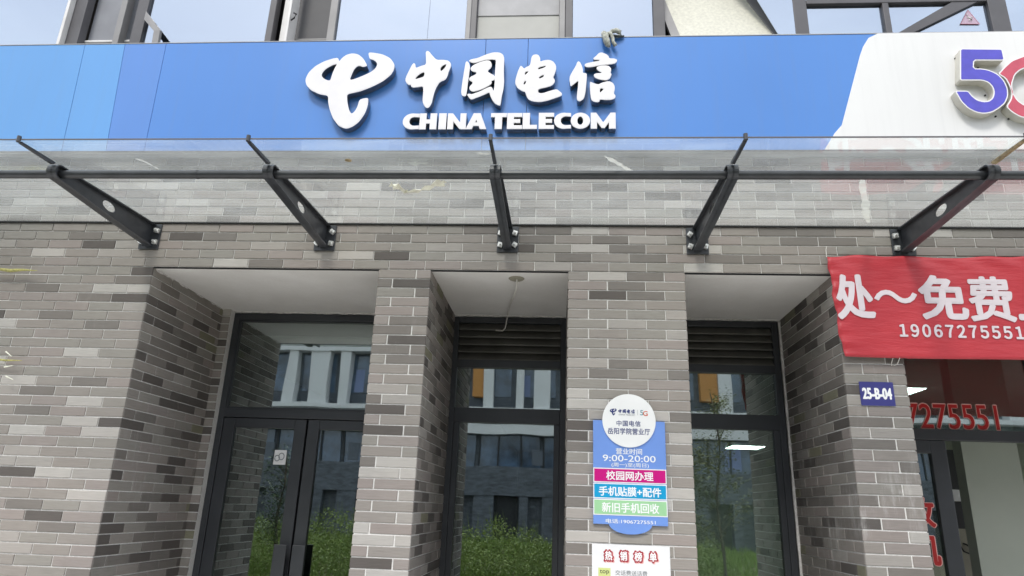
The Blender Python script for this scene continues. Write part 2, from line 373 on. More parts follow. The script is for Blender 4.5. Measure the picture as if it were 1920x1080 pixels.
def lay(parent, bricks, limit=296):
    sc = []
    for bk in bricks:
        P, ang, L_, h, mt = bk
        ends = [(P[0]+math.cos(ang)*k*L_, P[1]+math.sin(ang)*k*L_, P[2]+h*j) for k in (0, 1) for j in (0, 1)]
        q = [project(e) for e in ends]
        area = 0
        if all(q):
            us = [max(0, min(1920, a[0])) for a in q]; vv = [max(0, min(1080, a[1])) for a in q]
            area = (max(us)-min(us))*(max(vv)-min(vv))
            if q[0][1] < 285 : area = 0
        sc.append((area, bk))
    sc.sort(key=lambda s: -s[0])
    big = [b_ for a, b_ in sc[:limit] if a > 60]; rest = [b_ for a, b_ in sc[:limit] if a <= 60]+[b_ for a, b_ in sc[limit:]]
    pl = wloc(parent)
    for P, ang, L_, h, mt in big:
        me = brick_mesh(L_, h, 0)[0]
        o = bpy.data.objects.new('brick', me); COL.objects.link(o); o.parent = parent
        o.material_slots[0].link = 'OBJECT'; o.material_slots[0].material = MATS[mt]
        jy = random.uniform(-.0012, .0012)
        o.location = (P[0]-pl.x - math.sin(ang)*jy, P[1]-pl.y + math.cos(ang)*jy, P[2]-pl.z+random.uniform(-.0006, .0006))
        o.rotation_euler = (random.uniform(-.004, .004), random.uniform(-.002, .002), ang+random.uniform(-.003, .003))
    if rest:
        names = sorted({b_[4] for b_ in rest}); g_ = Geo()
        for P, ang, L_, h, mt in rest:
            _, v, f = brick_mesh(L_, h, 0); ca, sa = math.cos(ang), math.sin(ang); jy = random.uniform(-.0012, .0012)
            g_.add([(P[0]+ca*a-sa*(b_+jy), P[1]+sa*a+ca*(b_+jy), P[2]+c_) for a, b_, c_ in v], f, names.index(mt))
        tag(mk('brickwork', g_, names, parent, fix=False), kind='stuff')
half = lambda a, b_: (lambda n: (a if n % 2 == 0 else b_)-BL)
XL, XA0, XA1, XB0, XB1, XR0, XR1, XC = -2.879, -1.241, -.901, .054, .804, 1.780, 2.130, 6.0
DEP = 1.12; NB = 48
# wall above the openings
wall = thing('brick_wall', 'long grey brick wall above the doorways, running behind the glass canopy', 'wall', (0, 0, SOF))
bk = []
face_bricks(bk, (-5.4, -.001), 0, 11.4, -14, 0, lambda n: (.064+5.4 if n % 2 else .2+5.4) % BL - BL, W_FRONT)
lay(wall, bk)
g = Geo(); g.box(-5.4, 6.0, -.0062, .30, SOF+.002, 4.86); mk('mortar_bed', g, 'mortar', wall)
# left pier with its return into the doorway
pier = thing('brick_wall', 'broad grey brick wall left of the double door, wrapping into the doorway', 'wall', (XL-1.2, 0, 0))
bk = []
Lf = 2.52
def st_left(n):      # joints counted back from the corner
    first = BL if n % 2 else .148
    return (Lf-first) % BL - BL
face_bricks(bk, (XL-Lf, 0), 0, Lf, 0, NB, st_left, W_FRONT, ext=(0, .0115))
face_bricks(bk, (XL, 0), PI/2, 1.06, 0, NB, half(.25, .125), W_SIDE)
face_bricks(bk, (XL, 1.06), 0, .082, 0, NB, lambda n: 0, W_SIDE)
lay(pier, bk)
g = Geo(); g.box(XL-Lf, XL+.0062, -.006, 1.056, 0, SOF); g.box(XL-.3, XL+.080, 1.054, 1.30, 0, SOF-.001); mk('mortar_bed', g, 'mortar', pier)
def pillar(label, x0, x1, sa, so, washed=False):
    p = thing('brick_pillar', label, 'pillar', ((x0+x1)/2, .5, 0), 'brick pillars between the doorways')
    bk_ = []
    face_bricks(bk_, (x0, 0), 0, x1-x0, 0, NB, half(sa, so), W_FRONT, washed, (.0115, .0115))
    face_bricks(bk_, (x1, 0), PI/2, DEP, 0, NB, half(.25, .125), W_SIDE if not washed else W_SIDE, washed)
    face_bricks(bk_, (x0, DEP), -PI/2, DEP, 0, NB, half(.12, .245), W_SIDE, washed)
    lay(p, bk_)
    g_ = Geo(); g_.box(x0-.006, x1+.006, -.006, DEP+.18, 0, SOF); mk('mortar_bed', g_, 'mortar', p)
    return p
pillar('narrow brick pillar between the double door and the middle window', XA0, XA1, .25, .09)
pillar('wide brick pillar carrying the blue opening hours board and the poster', XB0, XB1, .125, .25)
pillar('narrow lime stained brick pillar with the navy number plate', XR0, XR1, .25, .105, True)

# ---------------------------------------------------------------- soffits
for x0, x1, lb in ((XL, XA0, 'door'), (XA1, XB0, 'mid'), (XB1, XR0, 'right'), (XR1, XC, 'shop')):
    g = Geo(); g.box(x0+.007, x1-.007, .012, DEP+.14, SOF-.004, SOF+.001)
    so = tag(mk('soffit', g, 'plaster'), kind='structure')
    # uneven bead of caulk where the plaster meets the frame and the brick
    g = Geo(); n = int((x1-x0)/.03); pts = []; rr = []
    for i in range(n+1):
        pts.append((x0+(x1-x0)*i/n, DEP-.004, SOF-.006)); rr.append(random.uniform(.004, .013))
    g.tube(pts, rr, 6)
    if lb in ('door',):
        pts = [(XL+.004, .02+1.04*i/34, SOF-.006) for i in range(35)]; g.tube(pts, [random.uniform(.004, .016) for _ in pts], 6)
    if lb == 'right':
        pts = [(XR0-.02, DEP-.01, SOF-.02-2.9*i/60) for i in range(61)]; g.tube(pts, [random.uniform(.008, .014) for _ in pts], 6)
    if lb == 'mid':
        pts = [(XB0-.004, DEP-.01, SOF-.02-2.9*i/80) for i in range(81)]; g.tube(pts, [random.uniform(.003, .010) for _ in pts], 6)
    mk('caulk_bead', g, 'caulk', so)
# black strip standing in for the shadow gap along the lintel edge
for x0, x1 in ((XL+.01, XA0-.003), (XA1+.003, XB0-.003), (XB1+.003, XR0-.003)):
    g = Geo(); g.box(x0, x1, -.004, .012, SOF-.006, SOF+.004); tag(mk('lintel_shadow_strip', g, 'black_gap'), kind='structure')

# ---------------------------------------------------------------- shopfront frames
Y0, Y1 = DEP, DEP+.07
def bars(parent, name, L_, mat='charcoal', bev=.004):
    for x0, x1, z0, z1, y0, y1 in L_:
        g_ = Geo(); g_.box(x0, x1, y0, y1, z0, z1); mk(name, g_, mat, parent, bevel=bev)
def pane(parent, x0, x1, z0, z1, y=DEP+.03, mat='shop_glass'):
    g_ = Geo(); g_.box(x0, x1, y, y+.006, z0, z1); return mk('glass_pane', g_, mat, parent)
# double door
d = thing('double_door', 'charcoal aluminium double glass door with a wide transom pane above', 'door', (-2.02, DEP, 0))
xL, xR = -2.797, -1.243; TOP = 3.118
bars(d, 'jamb', [(xL, xL+.05, 0, TOP, Y0, Y1), (xR-.05, xR, 0, TOP, Y0, Y1)])
bars(d, 'head_rail', [(xL+.05, xR-.05, 3.062, TOP, Y0, Y1)]); bars(d, 'transom_rail', [(xL+.05, xR-.05, 2.236, 2.308, Y0-.002, Y1)])
pane(d, xL+.05, xR-.05, 2.308, 3.062)
g = Geo(); 
for b4 in ((xL+.05, xL+.064, 2.308, 3.062), (xR-.064, xR-.05, 2.308, 3.062), (xL+.064, xR-.064, 3.048, 3.062), (xL+.064, xR-.064, 2.308, 2.322)): g.box(b4[0], b4[1], Y0+.012, Y0+.03, b4[2], b4[3])
mk('glazing_bead', g, 'charcoal', d)
for a, b_, hx in ((xL+.053, -2.051, -2.11), (-2.036, xR-.053, -1.965)):
    lf = thing('door_leaf', None, None, (a, Y0+.01, .01)); lf.parent = d; lf.location = Vector((a, Y0+.01, .01))-wloc(d)
    st = .095
    g = Geo(); g.box(a, a+st, Y0+.008, Y1-.01, .01, 2.231); g.box(b_-st, b_, Y0+.008, Y1-.01, .01, 2.231); g.box(a+st, b_-st, Y0+.008, Y1-.01, 2.155, 2.231); g.box(a+st, b_-st, Y0+.008, Y1-.01, .01, .16)
    mk('leaf_frame', g, 'charcoal', lf, bevel=.004); pane(lf, a+st, b_-st, .16, 2.155)
    g = Geo(); g.box(hx-.05, hx+.05, Y0-.062, Y0-.050, .95, 1.279); g.box(hx-.035, hx-.020, Y0-.052, Y0+.008, 1.00, 1.03); g.box(hx-.035, hx-.020, Y0-.052, Y0+.008, 1.21, 1.24)
    mk('pull_handle', g, 'charcoal', lf, bevel=.003)
# middle and right windows
def window(label, x0, x1, mid0, mid1, lv):
    w = thing('shop_window', label, 'window', ((x0+x1)/2, DEP, 0), 'louvred shop windows')
    bars(w, 'jamb', [(x0, x0+.05, .05, TOP, Y0, Y1), (x1-.05, x1, .05, TOP, Y0, Y1)])
    bars(w, 'head_rail', [(x0+.05, x1-.05, 3.07, TOP, Y0, Y1)])
    bars(w, 'transom_rail', [(x0+.05, x1-.05, 2.69, 2.755, Y0-.002, Y1), (x0+.05, x1-.05, 2.246, 2.362, Y0-.004, Y1)])
    bars(w, 'sill_rail', [(x0+.05, x1-.05, .05, .14, Y0, Y1)])
    pane(w, x0+.05, x1-.05, 2.362, 2.69); pane(w, x0+.095, x1-.095, .14, 2.246)
    bars(w, 'sash_stile', [(x0+.05, x0+.095, .14, 2.246, Y0+.006, Y1-.01), (x1-.095, x1-.05, .14, 2.246, Y0+.006, Y1-.01)])
    n_ = 5; z0_, z1_ = 2.755, 3.07; dz = (z1_-z0_)/n_
    for i in range(n_):
        z = z0_+i*dz
        g_ = Geo(); g_.quad_prism([(x0+.052, Y0+.050, z+dz*1.12), (x0+.052, Y0+.006, z+dz*.10), (x0+.052, Y0+.001, z+dz*.12), (x0+.052, Y0+.001, z-.002), (x0+.052, Y0+.010, z-.002), (x0+.052, Y0+.054, z+dz*1.08)], (x1-x0-.104, 0, 0))
        mk('louvre_slat', g_, 'louvre_paint', w)
    g_ = Geo(); g_.box(x0+.05, x1-.05, Y0+.058, Y0+.066, z0_, z1_); mk('louvre_backing', g_, 'black_gap', w)
    return w
window('louvred charcoal window between the narrow pillar and the wide pillar', XA1+.003, XB0-.006, 0, 0, 0)
window('louvred charcoal window right of the opening hours board', XB1+.003, XR0-.032, 0, 0, 0)
# shopfront on the far right, its door leaf open
s = thing('shop_door', 'dark framed glass shop door with red lettering beneath the red banner', 'door', (3.0, DEP, 0))
bars(s, 'jamb', [(XR1+.002, XR1+.06, 0, TOP, Y0, Y1), (5.4, 5.46, 0, TOP, Y0, Y1)])
bars(s, 'head_rail', [(XR1+.06, 5.4, 3.05, TOP, Y0, Y1)]); bars(s, 'transom_rail', [(XR1+.06, 5.4, 2.208, 2.290, Y0-.002, Y1)])
for a, b_ in ((XR1+.06, 3.62), (3.66, 5.4)): pane(s, a, b_, 2.290, 3.05)
bars(s, 'mullion', [(3.62, 3.66, 0, 3.05, Y0+.002, Y1-.002), (3.90, 3.95, 0, 2.208, Y0, Y1)])
g = Geo(); a, b_ = XR1+.062, 2.915
g.box(a, a+.09, Y0+.004, Y1-.012, .01, 2.206); g.box(b_-.115, b_, Y0+.004, Y1-.012, .01, 2.206); g.box(a+.09, b_-.115, Y0+.004, Y1-.012, 2.108, 2.206); g.box(a+.09, b_-.115, Y0+.004, Y1-.012, .01, .12)
lf = thing('door_leaf', None, None, (a, Y0, .01)); lf.parent = s; lf.location = Vector((a, Y0, .01))-wloc(s)
mk('leaf_frame', g, 'charcoal', lf, bevel=.004); pane(lf, a+.09, b_-.115, .12, 2.108)
text('numerals', '7275551', (2.666, 3.345, 2.293, 2.49), Y0+.024, 'vinyl_edge', s, offset=.03, grow=.004)
text('numerals', '7275551', (2.668, 3.343, 2.297, 2.486), Y0+.0225, 'vinyl_red', s, offset=.008)
for ch, z0, z1 in (('收', 1.574, 1.790), ('机', 1.312, 1.530)):
    text('character', ch, (2.575, 2.775, z0, z1), Y0+.024, 'vinyl_edge', s, offset=.05, grow=.004); text('character', ch, (2.578, 2.772, z0, z1), Y0+.0225, 'vinyl_red', s, offset=.03)

# ---------------------------------------------------------------- inside the shop
def room(name, x0, x1, y0, y1, z0, z1, mat): 
    g_ = Geo(); g_.box(x0, x1, y0, y1, z0, z1); return tag(mk(name, g_, mat), kind='structure')
room('shop_floor', -3.2, 6.2, DEP+.19, 13, -.02, .012, 'interior_floor'); room('shop_ceiling', -3.2, 6.2, DEP+.19, 13, 2.955, 3.01, 'interior_ceiling')
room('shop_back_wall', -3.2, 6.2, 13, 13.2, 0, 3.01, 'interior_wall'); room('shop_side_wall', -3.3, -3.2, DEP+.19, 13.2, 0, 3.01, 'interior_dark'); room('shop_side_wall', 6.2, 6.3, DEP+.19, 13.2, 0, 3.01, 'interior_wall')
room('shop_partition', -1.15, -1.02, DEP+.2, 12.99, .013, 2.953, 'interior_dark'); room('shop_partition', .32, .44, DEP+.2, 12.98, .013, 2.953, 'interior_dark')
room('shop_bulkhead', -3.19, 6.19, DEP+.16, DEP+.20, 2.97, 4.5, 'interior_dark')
for x0, x1, y0, y1, lb in ((3.40, 4.05, 9.67, 10.35, 'square white ceiling light deep in the shop, seen through the right window'), (3.30, 3.80, 2.95, 3.50, 'white ceiling light just behind the phone number on the transom')):
    l = thing('ceiling_light', lb, 'light', ((x0+x1)/2, (y0+y1)/2, 2.93))
    g = Geo(); g.box(x0, x1, y0, y1, 2.938, 2.953); mk('light_frame', g, 'edge_white', l); g = Geo(); g.box(x0+.015, x1-.015, y0+.015, y1-.015, 2.932, 2.938); mk('diffuser', g, 'lamp_panel', l)
g = Geo(); g.box(3.30, 3.74, 1.62, 1.75, .013, 2.95); tag(mk('partition_wall', g, 'partition_green'), 'plain grey green partition wall standing inside the open shop doorway', 'wall')
c_ = thing('vending_cabinet', 'black cabinet with a white notice and tan lower door behind the shop door', 'cabinet', (3.5, 2.5, 0))
g = Geo(); g.box(3.15, 3.86, 2.25, 2.85, .02, 2.25); mk('cabinet_body', g, 'appliance_black', c_, bevel=.01)
g = Geo(); g.box(3.47, 3.66, 2.24, 2.249, 1.80, 1.90); mk('notice', g, 'poster_paper', c_)
g = Geo(); g.box(3.30, 3.80, 2.235, 2.249, .9, 1.57); mk('lower_door', g, 'appliance_tan', c_, bevel=.004)
g = Geo(); g.tube([(3.47, 2.222, 1.50), (3.475, 2.21, 1.44), (3.50, 2.20, 1.385), (3.55, 2.20, 1.365), (3.585, 2.20, 1.385), (3.57, 2.205, 1.41), (3.54, 2.215, 1.44), (3.52, 2.23, 1.45)], .007, 8); mk('cable_loop', g, 'appliance_black', c_)

# ---------------------------------------------------------------- fascia sign
SY = -.12
sg = thing('fascia_sign', 'long blue fascia sign with raised white emblem and lettering, white at the right', 'sign', (0, -.06, 3.99))
g = Geo(); g.box(-6.2, 6.6, SY+.012, -.014, 3.993, 4.905); mk('carcass', g, 'sign_underside', sg)
ZB, ZT = 3.990, 4.918
edges = [(-6.2, -6.2), (-3.722, -3.684), (-3.397, -3.342), (-3.064, -3.049), (-.585, -.575), (-.27, -.265), (2.60, 2.60)]
for i in range(len(edges)-1):
    (t0, b0), (t1, b1) = edges[i], edges[i+1]; gp = .0014
    g = Geo(); g.quad_prism([(b0+gp, SY, ZB), (b1-gp, SY, ZB), (t1-gp, SY, ZT), (t0+gp, SY, ZT)], (0, .0115, 0))
    mk('sign_panel', g, ['sign_light_blue', 'sign_light_blue', 'sign_blue_b', 'sign_blue', 'sign_blue', 'sign_blue'][i], sg, bevel=.0015)
wp = [(1.765, ZB-.002), (1.846, 4.115), (1.899, 4.177), (2.085, 4.736), (2.116, 4.812), (2.161, 4.883), (2.228, ZT+.002), (6.6, ZT+.002), (6.6, ZB-.002)]
g = Geo(); g.quad_prism([(x, SY-.006, z) for x, z in wp], (0, .0055, 0)); mk('sign_panel', g, 'sign_white', sg, bevel=.0015)
g = Geo(); g.box(2.602, 6.6, SY+.0005, SY+.0115, ZB, ZT); mk('sign_panel', g, 'sign_white', sg)
g = Geo(); g.box(-6.2, 6.6, SY-.002, -.01, ZT+.004, ZT+.010); mk('top_flashing', g, 'sign_underside', sg)
g = Geo(); g.box(-6.2, 6.6, SY+.002, SY+.010, ZB-.006, ZB-.001); mk('bottom_trim', g, 'upper_frame', sg)
ZHONG = [[[[-1.018,4.771],[-1.007,4.78],[-0.993,4.773],[-0.967,4.738],[-0.933,4.7],[-0.887,4.701],[-0.846,4.694],[-0.826,4.67],[-0.823,4.641],[-0.837,4.599],[-0.844,4.557],[-0.858,4.529],[-0.897,4.511],[-0.917,4.47],[-0.928,4.434],[-0.937,4.383],[-0.941,4.342],[-0.954,4.309],[-0.971,4.294],[-0.988,4.304],[-1.006,4.337],[-1.011,4.363],[-1.011,4.414],[-1.014,4.476],[-1.052,4.471],[-1.085,4.465],[-1.102,4.474],[-1.108,4.492],[-1.121,4.488],[-1.141,4.508],[-1.151,4.534],[-1.145,4.566],[-1.127,4.618],[-1.112,4.66],[-1.1,4.676],[-1.088,4.668],[-1.082,4.631],[-1.047,4.649],[-1.007,4.662],[-1.012,4.717]],[[-1.08,4.536],[-1.064,4.565],[-1.038,4.588],[-1.015,4.597],[-1.013,4.569],[-1.022,4.556],[-1.053,4.545]],[[-0.9,4.626],[-0.888,4.647],[-0.866,4.661],[-0.856,4.661],[-0.865,4.636],[-0.881,4.613],[-0.896,4.603]]]]
GUO = [[[[-0.716,4.682],[-0.705,4.686],[-0.69,4.665],[-0.683,4.634],[-0.686,4.587],[-0.688,4.545],[-0.692,4.493],[-0.694,4.442],[-0.698,4.396],[-0.709,4.389],[-0.727,4.396],[-0.736,4.422],[-0.734,4.473],[-0.73,4.535],[-0.725,4.598],[-0.72,4.65]]],[[[-0.696,4.689],[-0.681,4.702],[-0.632,4.712],[-0.574,4.741],[-0.521,4.76],[-0.476,4.759],[-0.448,4.742],[-0.437,4.71],[-0.436,4.594],[-0.43,4.501],[-0.434,4.439],[-0.443,4.389],[-0.449,4.313],[-0.462,4.313],[-0.491,4.331],[-0.517,4.374],[-0.53,4.41],[-0.533,4.422],[-0.58,4.397],[-0.658,4.362],[-0.67,4.37],[-0.694,4.406],[-0.679,4.414],[-0.661,4.407],[-0.596,4.433],[-0.561,4.455],[-0.526,4.471],[-0.512,4.458],[-0.507,4.435],[-0.502,4.44],[-0.498,4.481],[-0.499,4.574],[-0.498,4.647],[-0.496,4.694],[-0.527,4.698],[-0.572,4.695],[-0.617,4.68],[-0.652,4.668],[-0.675,4.673]]],[[[-0.679,4.626],[-0.665,4.649],[-0.638,4.665],[-0.599,4.683],[-0.559,4.693],[-0.536,4.685],[-0.524,4.653],[-0.529,4.627],[-0.554,4.601],[-0.54,4.585],[-0.499,4.561],[-0.497,4.525],[-0.522,4.517],[-0.518,4.497],[-0.535,4.479],[-0.579,4.451],[-0.622,4.434],[-0.653,4.427],[-0.674,4.442],[-0.681,4.467],[-0.657,4.498],[-0.659,4.508],[-0.686,4.527],[-0.681,4.55],[-0.638,4.573],[-0.632,4.59],[-0.662,4.597],[-0.676,4.61]]]]
DIAN = [[[[-0.24,4.712],[-0.229,4.733],[-0.209,4.739],[-0.189,4.733],[-0.176,4.706],[-0.176,4.675],[-0.148,4.687],[-0.112,4.691],[-0.081,4.676],[-0.061,4.642],[-0.06,4.605],[-0.07,4.569],[-0.081,4.538],[-0.067,4.523],[-0.069,4.497],[-0.09,4.472],[-0.125,4.46],[-0.178,4.447],[-0.187,4.432],[-0.181,4.414],[-0.151,4.412],[-0.107,4.429],[-0.055,4.445],[-0.037,4.431],[-0.014,4.408],[-0.019,4.388],[-0.063,4.37],[-0.123,4.348],[-0.175,4.338],[-0.219,4.344],[-0.25,4.359],[-0.266,4.387],[-0.276,4.423],[-0.296,4.428],[-0.332,4.454],[-0.349,4.49],[-0.35,4.521],[-0.34,4.572],[-0.328,4.614],[-0.314,4.648],[-0.29,4.616],[-0.275,4.631],[-0.249,4.644],[-0.243,4.676]],[[-0.284,4.561],[-0.281,4.59],[-0.256,4.595],[-0.269,4.577]],[[-0.292,4.487],[-0.285,4.51],[-0.271,4.516],[-0.274,4.497],[-0.282,4.485]],[[-0.191,4.617],[-0.177,4.63],[-0.133,4.64],[-0.137,4.63],[-0.164,4.617],[-0.186,4.61]],[[-0.183,4.533],[-0.176,4.55],[-0.146,4.565],[-0.147,4.55],[-0.162,4.539]]]]
XIN = [[[[0.083,4.64],[0.09,4.666],[0.099,4.676],[0.112,4.666],[0.125,4.634],[0.132,4.603],[0.13,4.577],[0.156,4.574],[0.16,4.556],[0.154,4.464],[0.15,4.414],[0.139,4.364],[0.111,4.341],[0.093,4.349],[0.089,4.374],[0.093,4.424],[0.098,4.475],[0.1,4.513],[0.073,4.488],[0.045,4.463],[0.042,4.491],[0.036,4.522],[0.04,4.553],[0.059,4.594]]],[[[0.204,4.698],[0.226,4.719],[0.244,4.742],[0.262,4.749],[0.293,4.737],[0.314,4.718],[0.319,4.697],[0.358,4.695],[0.377,4.683],[0.369,4.662],[0.353,4.65],[0.314,4.645],[0.252,4.638],[0.191,4.624],[0.156,4.624],[0.142,4.639],[0.149,4.655],[0.191,4.667],[0.248,4.677],[0.25,4.684],[0.213,4.685]]],[[[0.226,4.612],[0.235,4.63],[0.27,4.638],[0.309,4.637],[0.329,4.619],[0.333,4.596],[0.326,4.575],[0.335,4.565],[0.33,4.549],[0.322,4.529],[0.304,4.514],[0.278,4.514],[0.243,4.522],[0.217,4.535],[0.208,4.556],[0.217,4.571],[0.27,4.576],[0.246,4.589]]],[[[0.182,4.505],[0.199,4.495],[0.239,4.479],[0.269,4.496],[0.313,4.508],[0.343,4.493],[0.356,4.463],[0.354,4.432],[0.348,4.407],[0.361,4.387],[0.357,4.367],[0.337,4.354],[0.29,4.352],[0.251,4.358],[0.247,4.338],[0.229,4.334],[0.199,4.343],[0.189,4.363],[0.184,4.403],[0.181,4.459]],[[0.251,4.41],[0.252,4.443],[0.264,4.448],[0.278,4.443],[0.269,4.43]]]]
LOGO = [[[[-1.67,4.73],[-1.661,4.693],[-1.639,4.729],[-1.611,4.754],[-1.568,4.767],[-1.522,4.757],[-1.48,4.72],[-1.442,4.654],[-1.476,4.645],[-1.493,4.655],[-1.518,4.655],[-1.54,4.626],[-1.551,4.587],[-1.564,4.533],[-1.519,4.547],[-1.459,4.575],[-1.4,4.61],[-1.373,4.646],[-1.371,4.678],[-1.397,4.704],[-1.433,4.715],[-1.449,4.773],[-1.403,4.768],[-1.339,4.754],[-1.279,4.721],[-1.243,4.669],[-1.24,4.626],[-1.26,4.576],[-1.317,4.52],[-1.387,4.478],[-1.47,4.44],[-1.57,4.415],[-1.559,4.346],[-1.54,4.283],[-1.518,4.251],[-1.496,4.273],[-1.481,4.311],[-1.472,4.372],[-1.408,4.387],[-1.406,4.324],[-1.42,4.255],[-1.456,4.187],[-1.5,4.146],[-1.547,4.129],[-1.599,4.153],[-1.649,4.215],[-1.683,4.291],[-1.702,4.354],[-1.707,4.405],[-1.772,4.416],[-1.839,4.45],[-1.883,4.497],[-1.896,4.547],[-1.878,4.605],[-1.834,4.659],[-1.775,4.698],[-1.715,4.721]],[[-1.67,4.677],[-1.708,4.664],[-1.755,4.632],[-1.78,4.589],[-1.771,4.56],[-1.737,4.537],[-1.706,4.531],[-1.701,4.581],[-1.686,4.639]]]]
LATIN = [["C",-1.14,-1.021,4.123,4.253],["H",-1.019,-0.896,4.123,4.253],["I",-0.882,-0.828,4.123,4.253],["N",-0.819,-0.687,4.123,4.252],["A",-0.689,-0.541,4.123,4.252],["T",-0.512,-0.401,4.123,4.252],["E",-0.397,-0.291,4.123,4.252],["L",-0.287,-0.187,4.123,4.252],["E",-0.175,-0.068,4.123,4.252],["C",-0.068,0.05,4.123,4.252],["O",0.048,0.183,4.123,4.252],["M",0.187,0.359,4.123,4.251]]
FIVE = [[[[2.727,4.737],[3.005,4.729],[3.005,4.635],[2.805,4.638],[2.792,4.574],[2.847,4.573],[2.896,4.558],[2.943,4.526],[2.974,4.473],[2.985,4.41],[2.977,4.354],[2.949,4.299],[2.902,4.259],[2.851,4.228],[2.798,4.218],[2.749,4.229],[2.703,4.26],[2.666,4.315],[2.643,4.388],[2.645,4.399],[2.728,4.398],[2.743,4.363],[2.771,4.328],[2.809,4.314],[2.844,4.317],[2.873,4.341],[2.889,4.383],[2.888,4.424],[2.868,4.46],[2.831,4.478],[2.686,4.479]]]]
GEE = [[[[3.346,4.567],[3.325,4.603],[3.277,4.653],[3.196,4.679],[3.137,4.672],[3.049,4.635],[2.994,4.585],[2.942,4.529],[2.983,4.494],[3.0,4.43],[3.004,4.382],[2.987,4.327],[2.948,4.273],[2.976,4.231],[3.02,4.195],[3.073,4.179],[3.147,4.183],[3.231,4.216],[3.313,4.29],[3.344,4.441],[3.162,4.443],[3.147,4.36],[3.243,4.359],[3.236,4.325],[3.183,4.284],[3.118,4.269],[3.065,4.285],[3.032,4.319],[3.013,4.375],[3.017,4.444],[3.051,4.521],[3.093,4.559],[3.154,4.582],[3.211,4.576],[3.27,4.526]]]]
def raised(name, shapes, y0=-.178, y1=SY-.001, rounds=1, side='letter_return', body='acrylic_white', face='acrylic_face', inset=-.0055):
    g_ = Geo()
    for polys in shapes: plate(g_, polys, y0, y1, 0, 1, 0, rounds)
    o = mk(name, g_, [body, side], sg, fix=True)
    g_ = Geo()
    for polys in shapes: plate(g_, polys, y0-.0012, y0-.0004, 0, 0, inset, rounds)
    mk('inset_face', g_, face, o)  # inset front face in its own colour, inside the border
    return o
raised('emblem', LOGO, rounds=2)
for nm in (ZHONG, GUO, DIAN, XIN): raised('character', nm, rounds=1, inset=-.004)
def arc(cx, cz, rx, rz, a0, a1, n=20): return [(cx+rx*math.cos(math.radians(a0+(a1-a0)*i/n)), cz+rz*math.sin(math.radians(a0+(a1-a0)*i/n))) for i in range(n+1)]
def latin(ch):
    s_ = .42; v = .28
    if ch == 'C': return [arc(.56, .5, .56, .5, 38, 322, 26)[::1] and ([(1, .98)]+arc(.58, .5, .58, .5, 78, 282, 22)+[(1, .02), (1, .25)]+arc(.70, .5, .30, .27, 270, 90, 14)+[(1, .75)])]
    if ch == 'H': return [[(0, 0), (.39, 0), (.39, .36), (.61, .36), (.61, 0), (1, 0), (1, 1), (.61, 1), (.61, .62), (.39, .62), (.39, 1), (0, 1)]]
    if ch == 'I': return [[(0, 0), (1, 0), (1, 1), (0, 1)]]
    if ch == 'N': return [[(0, 0), (.32, 0), (.32, .48), (.68, 0), (1, 0), (1, 1), (.68, 1), (.68, .42), (.27, 1), (0, 1)]]
    if ch == 'A': return [[(0, 0), (.31, 0), (.37, .20), (.63, .20), (.69, 0), (1, 0), (.69, 1), (.36, 1)], [(.455, .43), (.5, .60), (.545, .43)]]
    if ch == 'T': return [[(.26, 0), (.72, 0), (.72, .74), (1, .74), (1, 1), (0, 1), (0, .74), (.26, .74)]]
    if ch == 'E': return [[(0, 0), (1, 0), (1, .24), (.45, .24), (.45, .37), (.87, .37), (.87, .62), (.45, .62), (.45, .74), (1, .74), (1, 1), (0, 1)]]
    if ch == 'L': return [[(0, 0), (1, 0), (1, .26), (.5, .26), (.5, 1), (0, 1)]]
    if ch == 'O': return [arc(.5, .5, .5, .5, 0, 345, 23), arc(.49, .5, .15, .25, 0, 340, 17)]
    if ch == 'M': return [[(0, 0), (.25, 0), (.25, .42), (.44, .04), (.56, .04), (.73, .40), (.73, 0), (1, 0), (1, 1), (.80, 1), (.50, .40), (.22, 1), (0, 1)]]
for ch, x0, x1, z0, z1 in LATIN:
    polys = [[(x0+a*(x1-x0), z0+b_*(z1-z0)) for a, b_ in p] for p in latin(ch)]
    raised('letter', [polys], rounds=0, inset=-.003)
raised('numeral', FIVE, y0=-.19, rounds=1, side='letter_return_cream', face='face_violet', inset=-.008)
raised('letter', GEE, y0=-.19, rounds=1, side='letter_return_cream', face='face_red', inset=-.008)
g = Geo()
for x, z in ((2.722, 4.70), (2.719, 4.53), (2.708, 4.345), (2.83, 4.243), (2.91, 4.235), (2.99, 4.215), (3.03, 4.20), (2.87, 4.40), (2.86, 4.62)): g.tube([(x, SY-.013, z), (x, SY-.002, z)], .006, 8)
tag(mk('fixing_screws', g, 'black_gap', sg), kind='stuff')
# bundle of rag tied over the top edge of the sign
rg = thing('cloth_bundle', 'knotted grey rag hooked over the top edge of the blue sign', 'cloth', (.34, -.14, 4.80))
def blob(pts, r, mat, nm, flat=.6):
    g_ = Geo(); g_.tube(pts, r, 10); o = mk(nm, g_, mat, rg); return o
blob([(.300, -.135, 4.925), (.285, -.150, 4.93), (.292, -.165, 4.90), (.300, -.165, 4.86), (.312, -.160, 4.825), (.325, -.150, 4.815)], [.010, .022, .028, .027, .022, .010], 'rag_cloth', 'folded_end')
blob([(.30, -.145, 4.94), (.33, -.165, 4.925), (.345, -.165, 4.89), (.350, -.16, 4.85), (.365, -.155, 4.825), (.375, -.15, 4.835)], [.008, .014, .013, .013, .016, .007], 'rag_cloth', 'hanging_end')
blob([(.315, -.13, 4.935), (.345, -.145, 4.955), (.375, -.15, 4.958), (.400, -.145, 4.945), (.405, -.14, 4.925), (.385, -.14, 4.912), (.35, -.145, 4.915)], [.008, .017, .019, .018, .015, .013, .008], 'rag_cloth', 'knot')
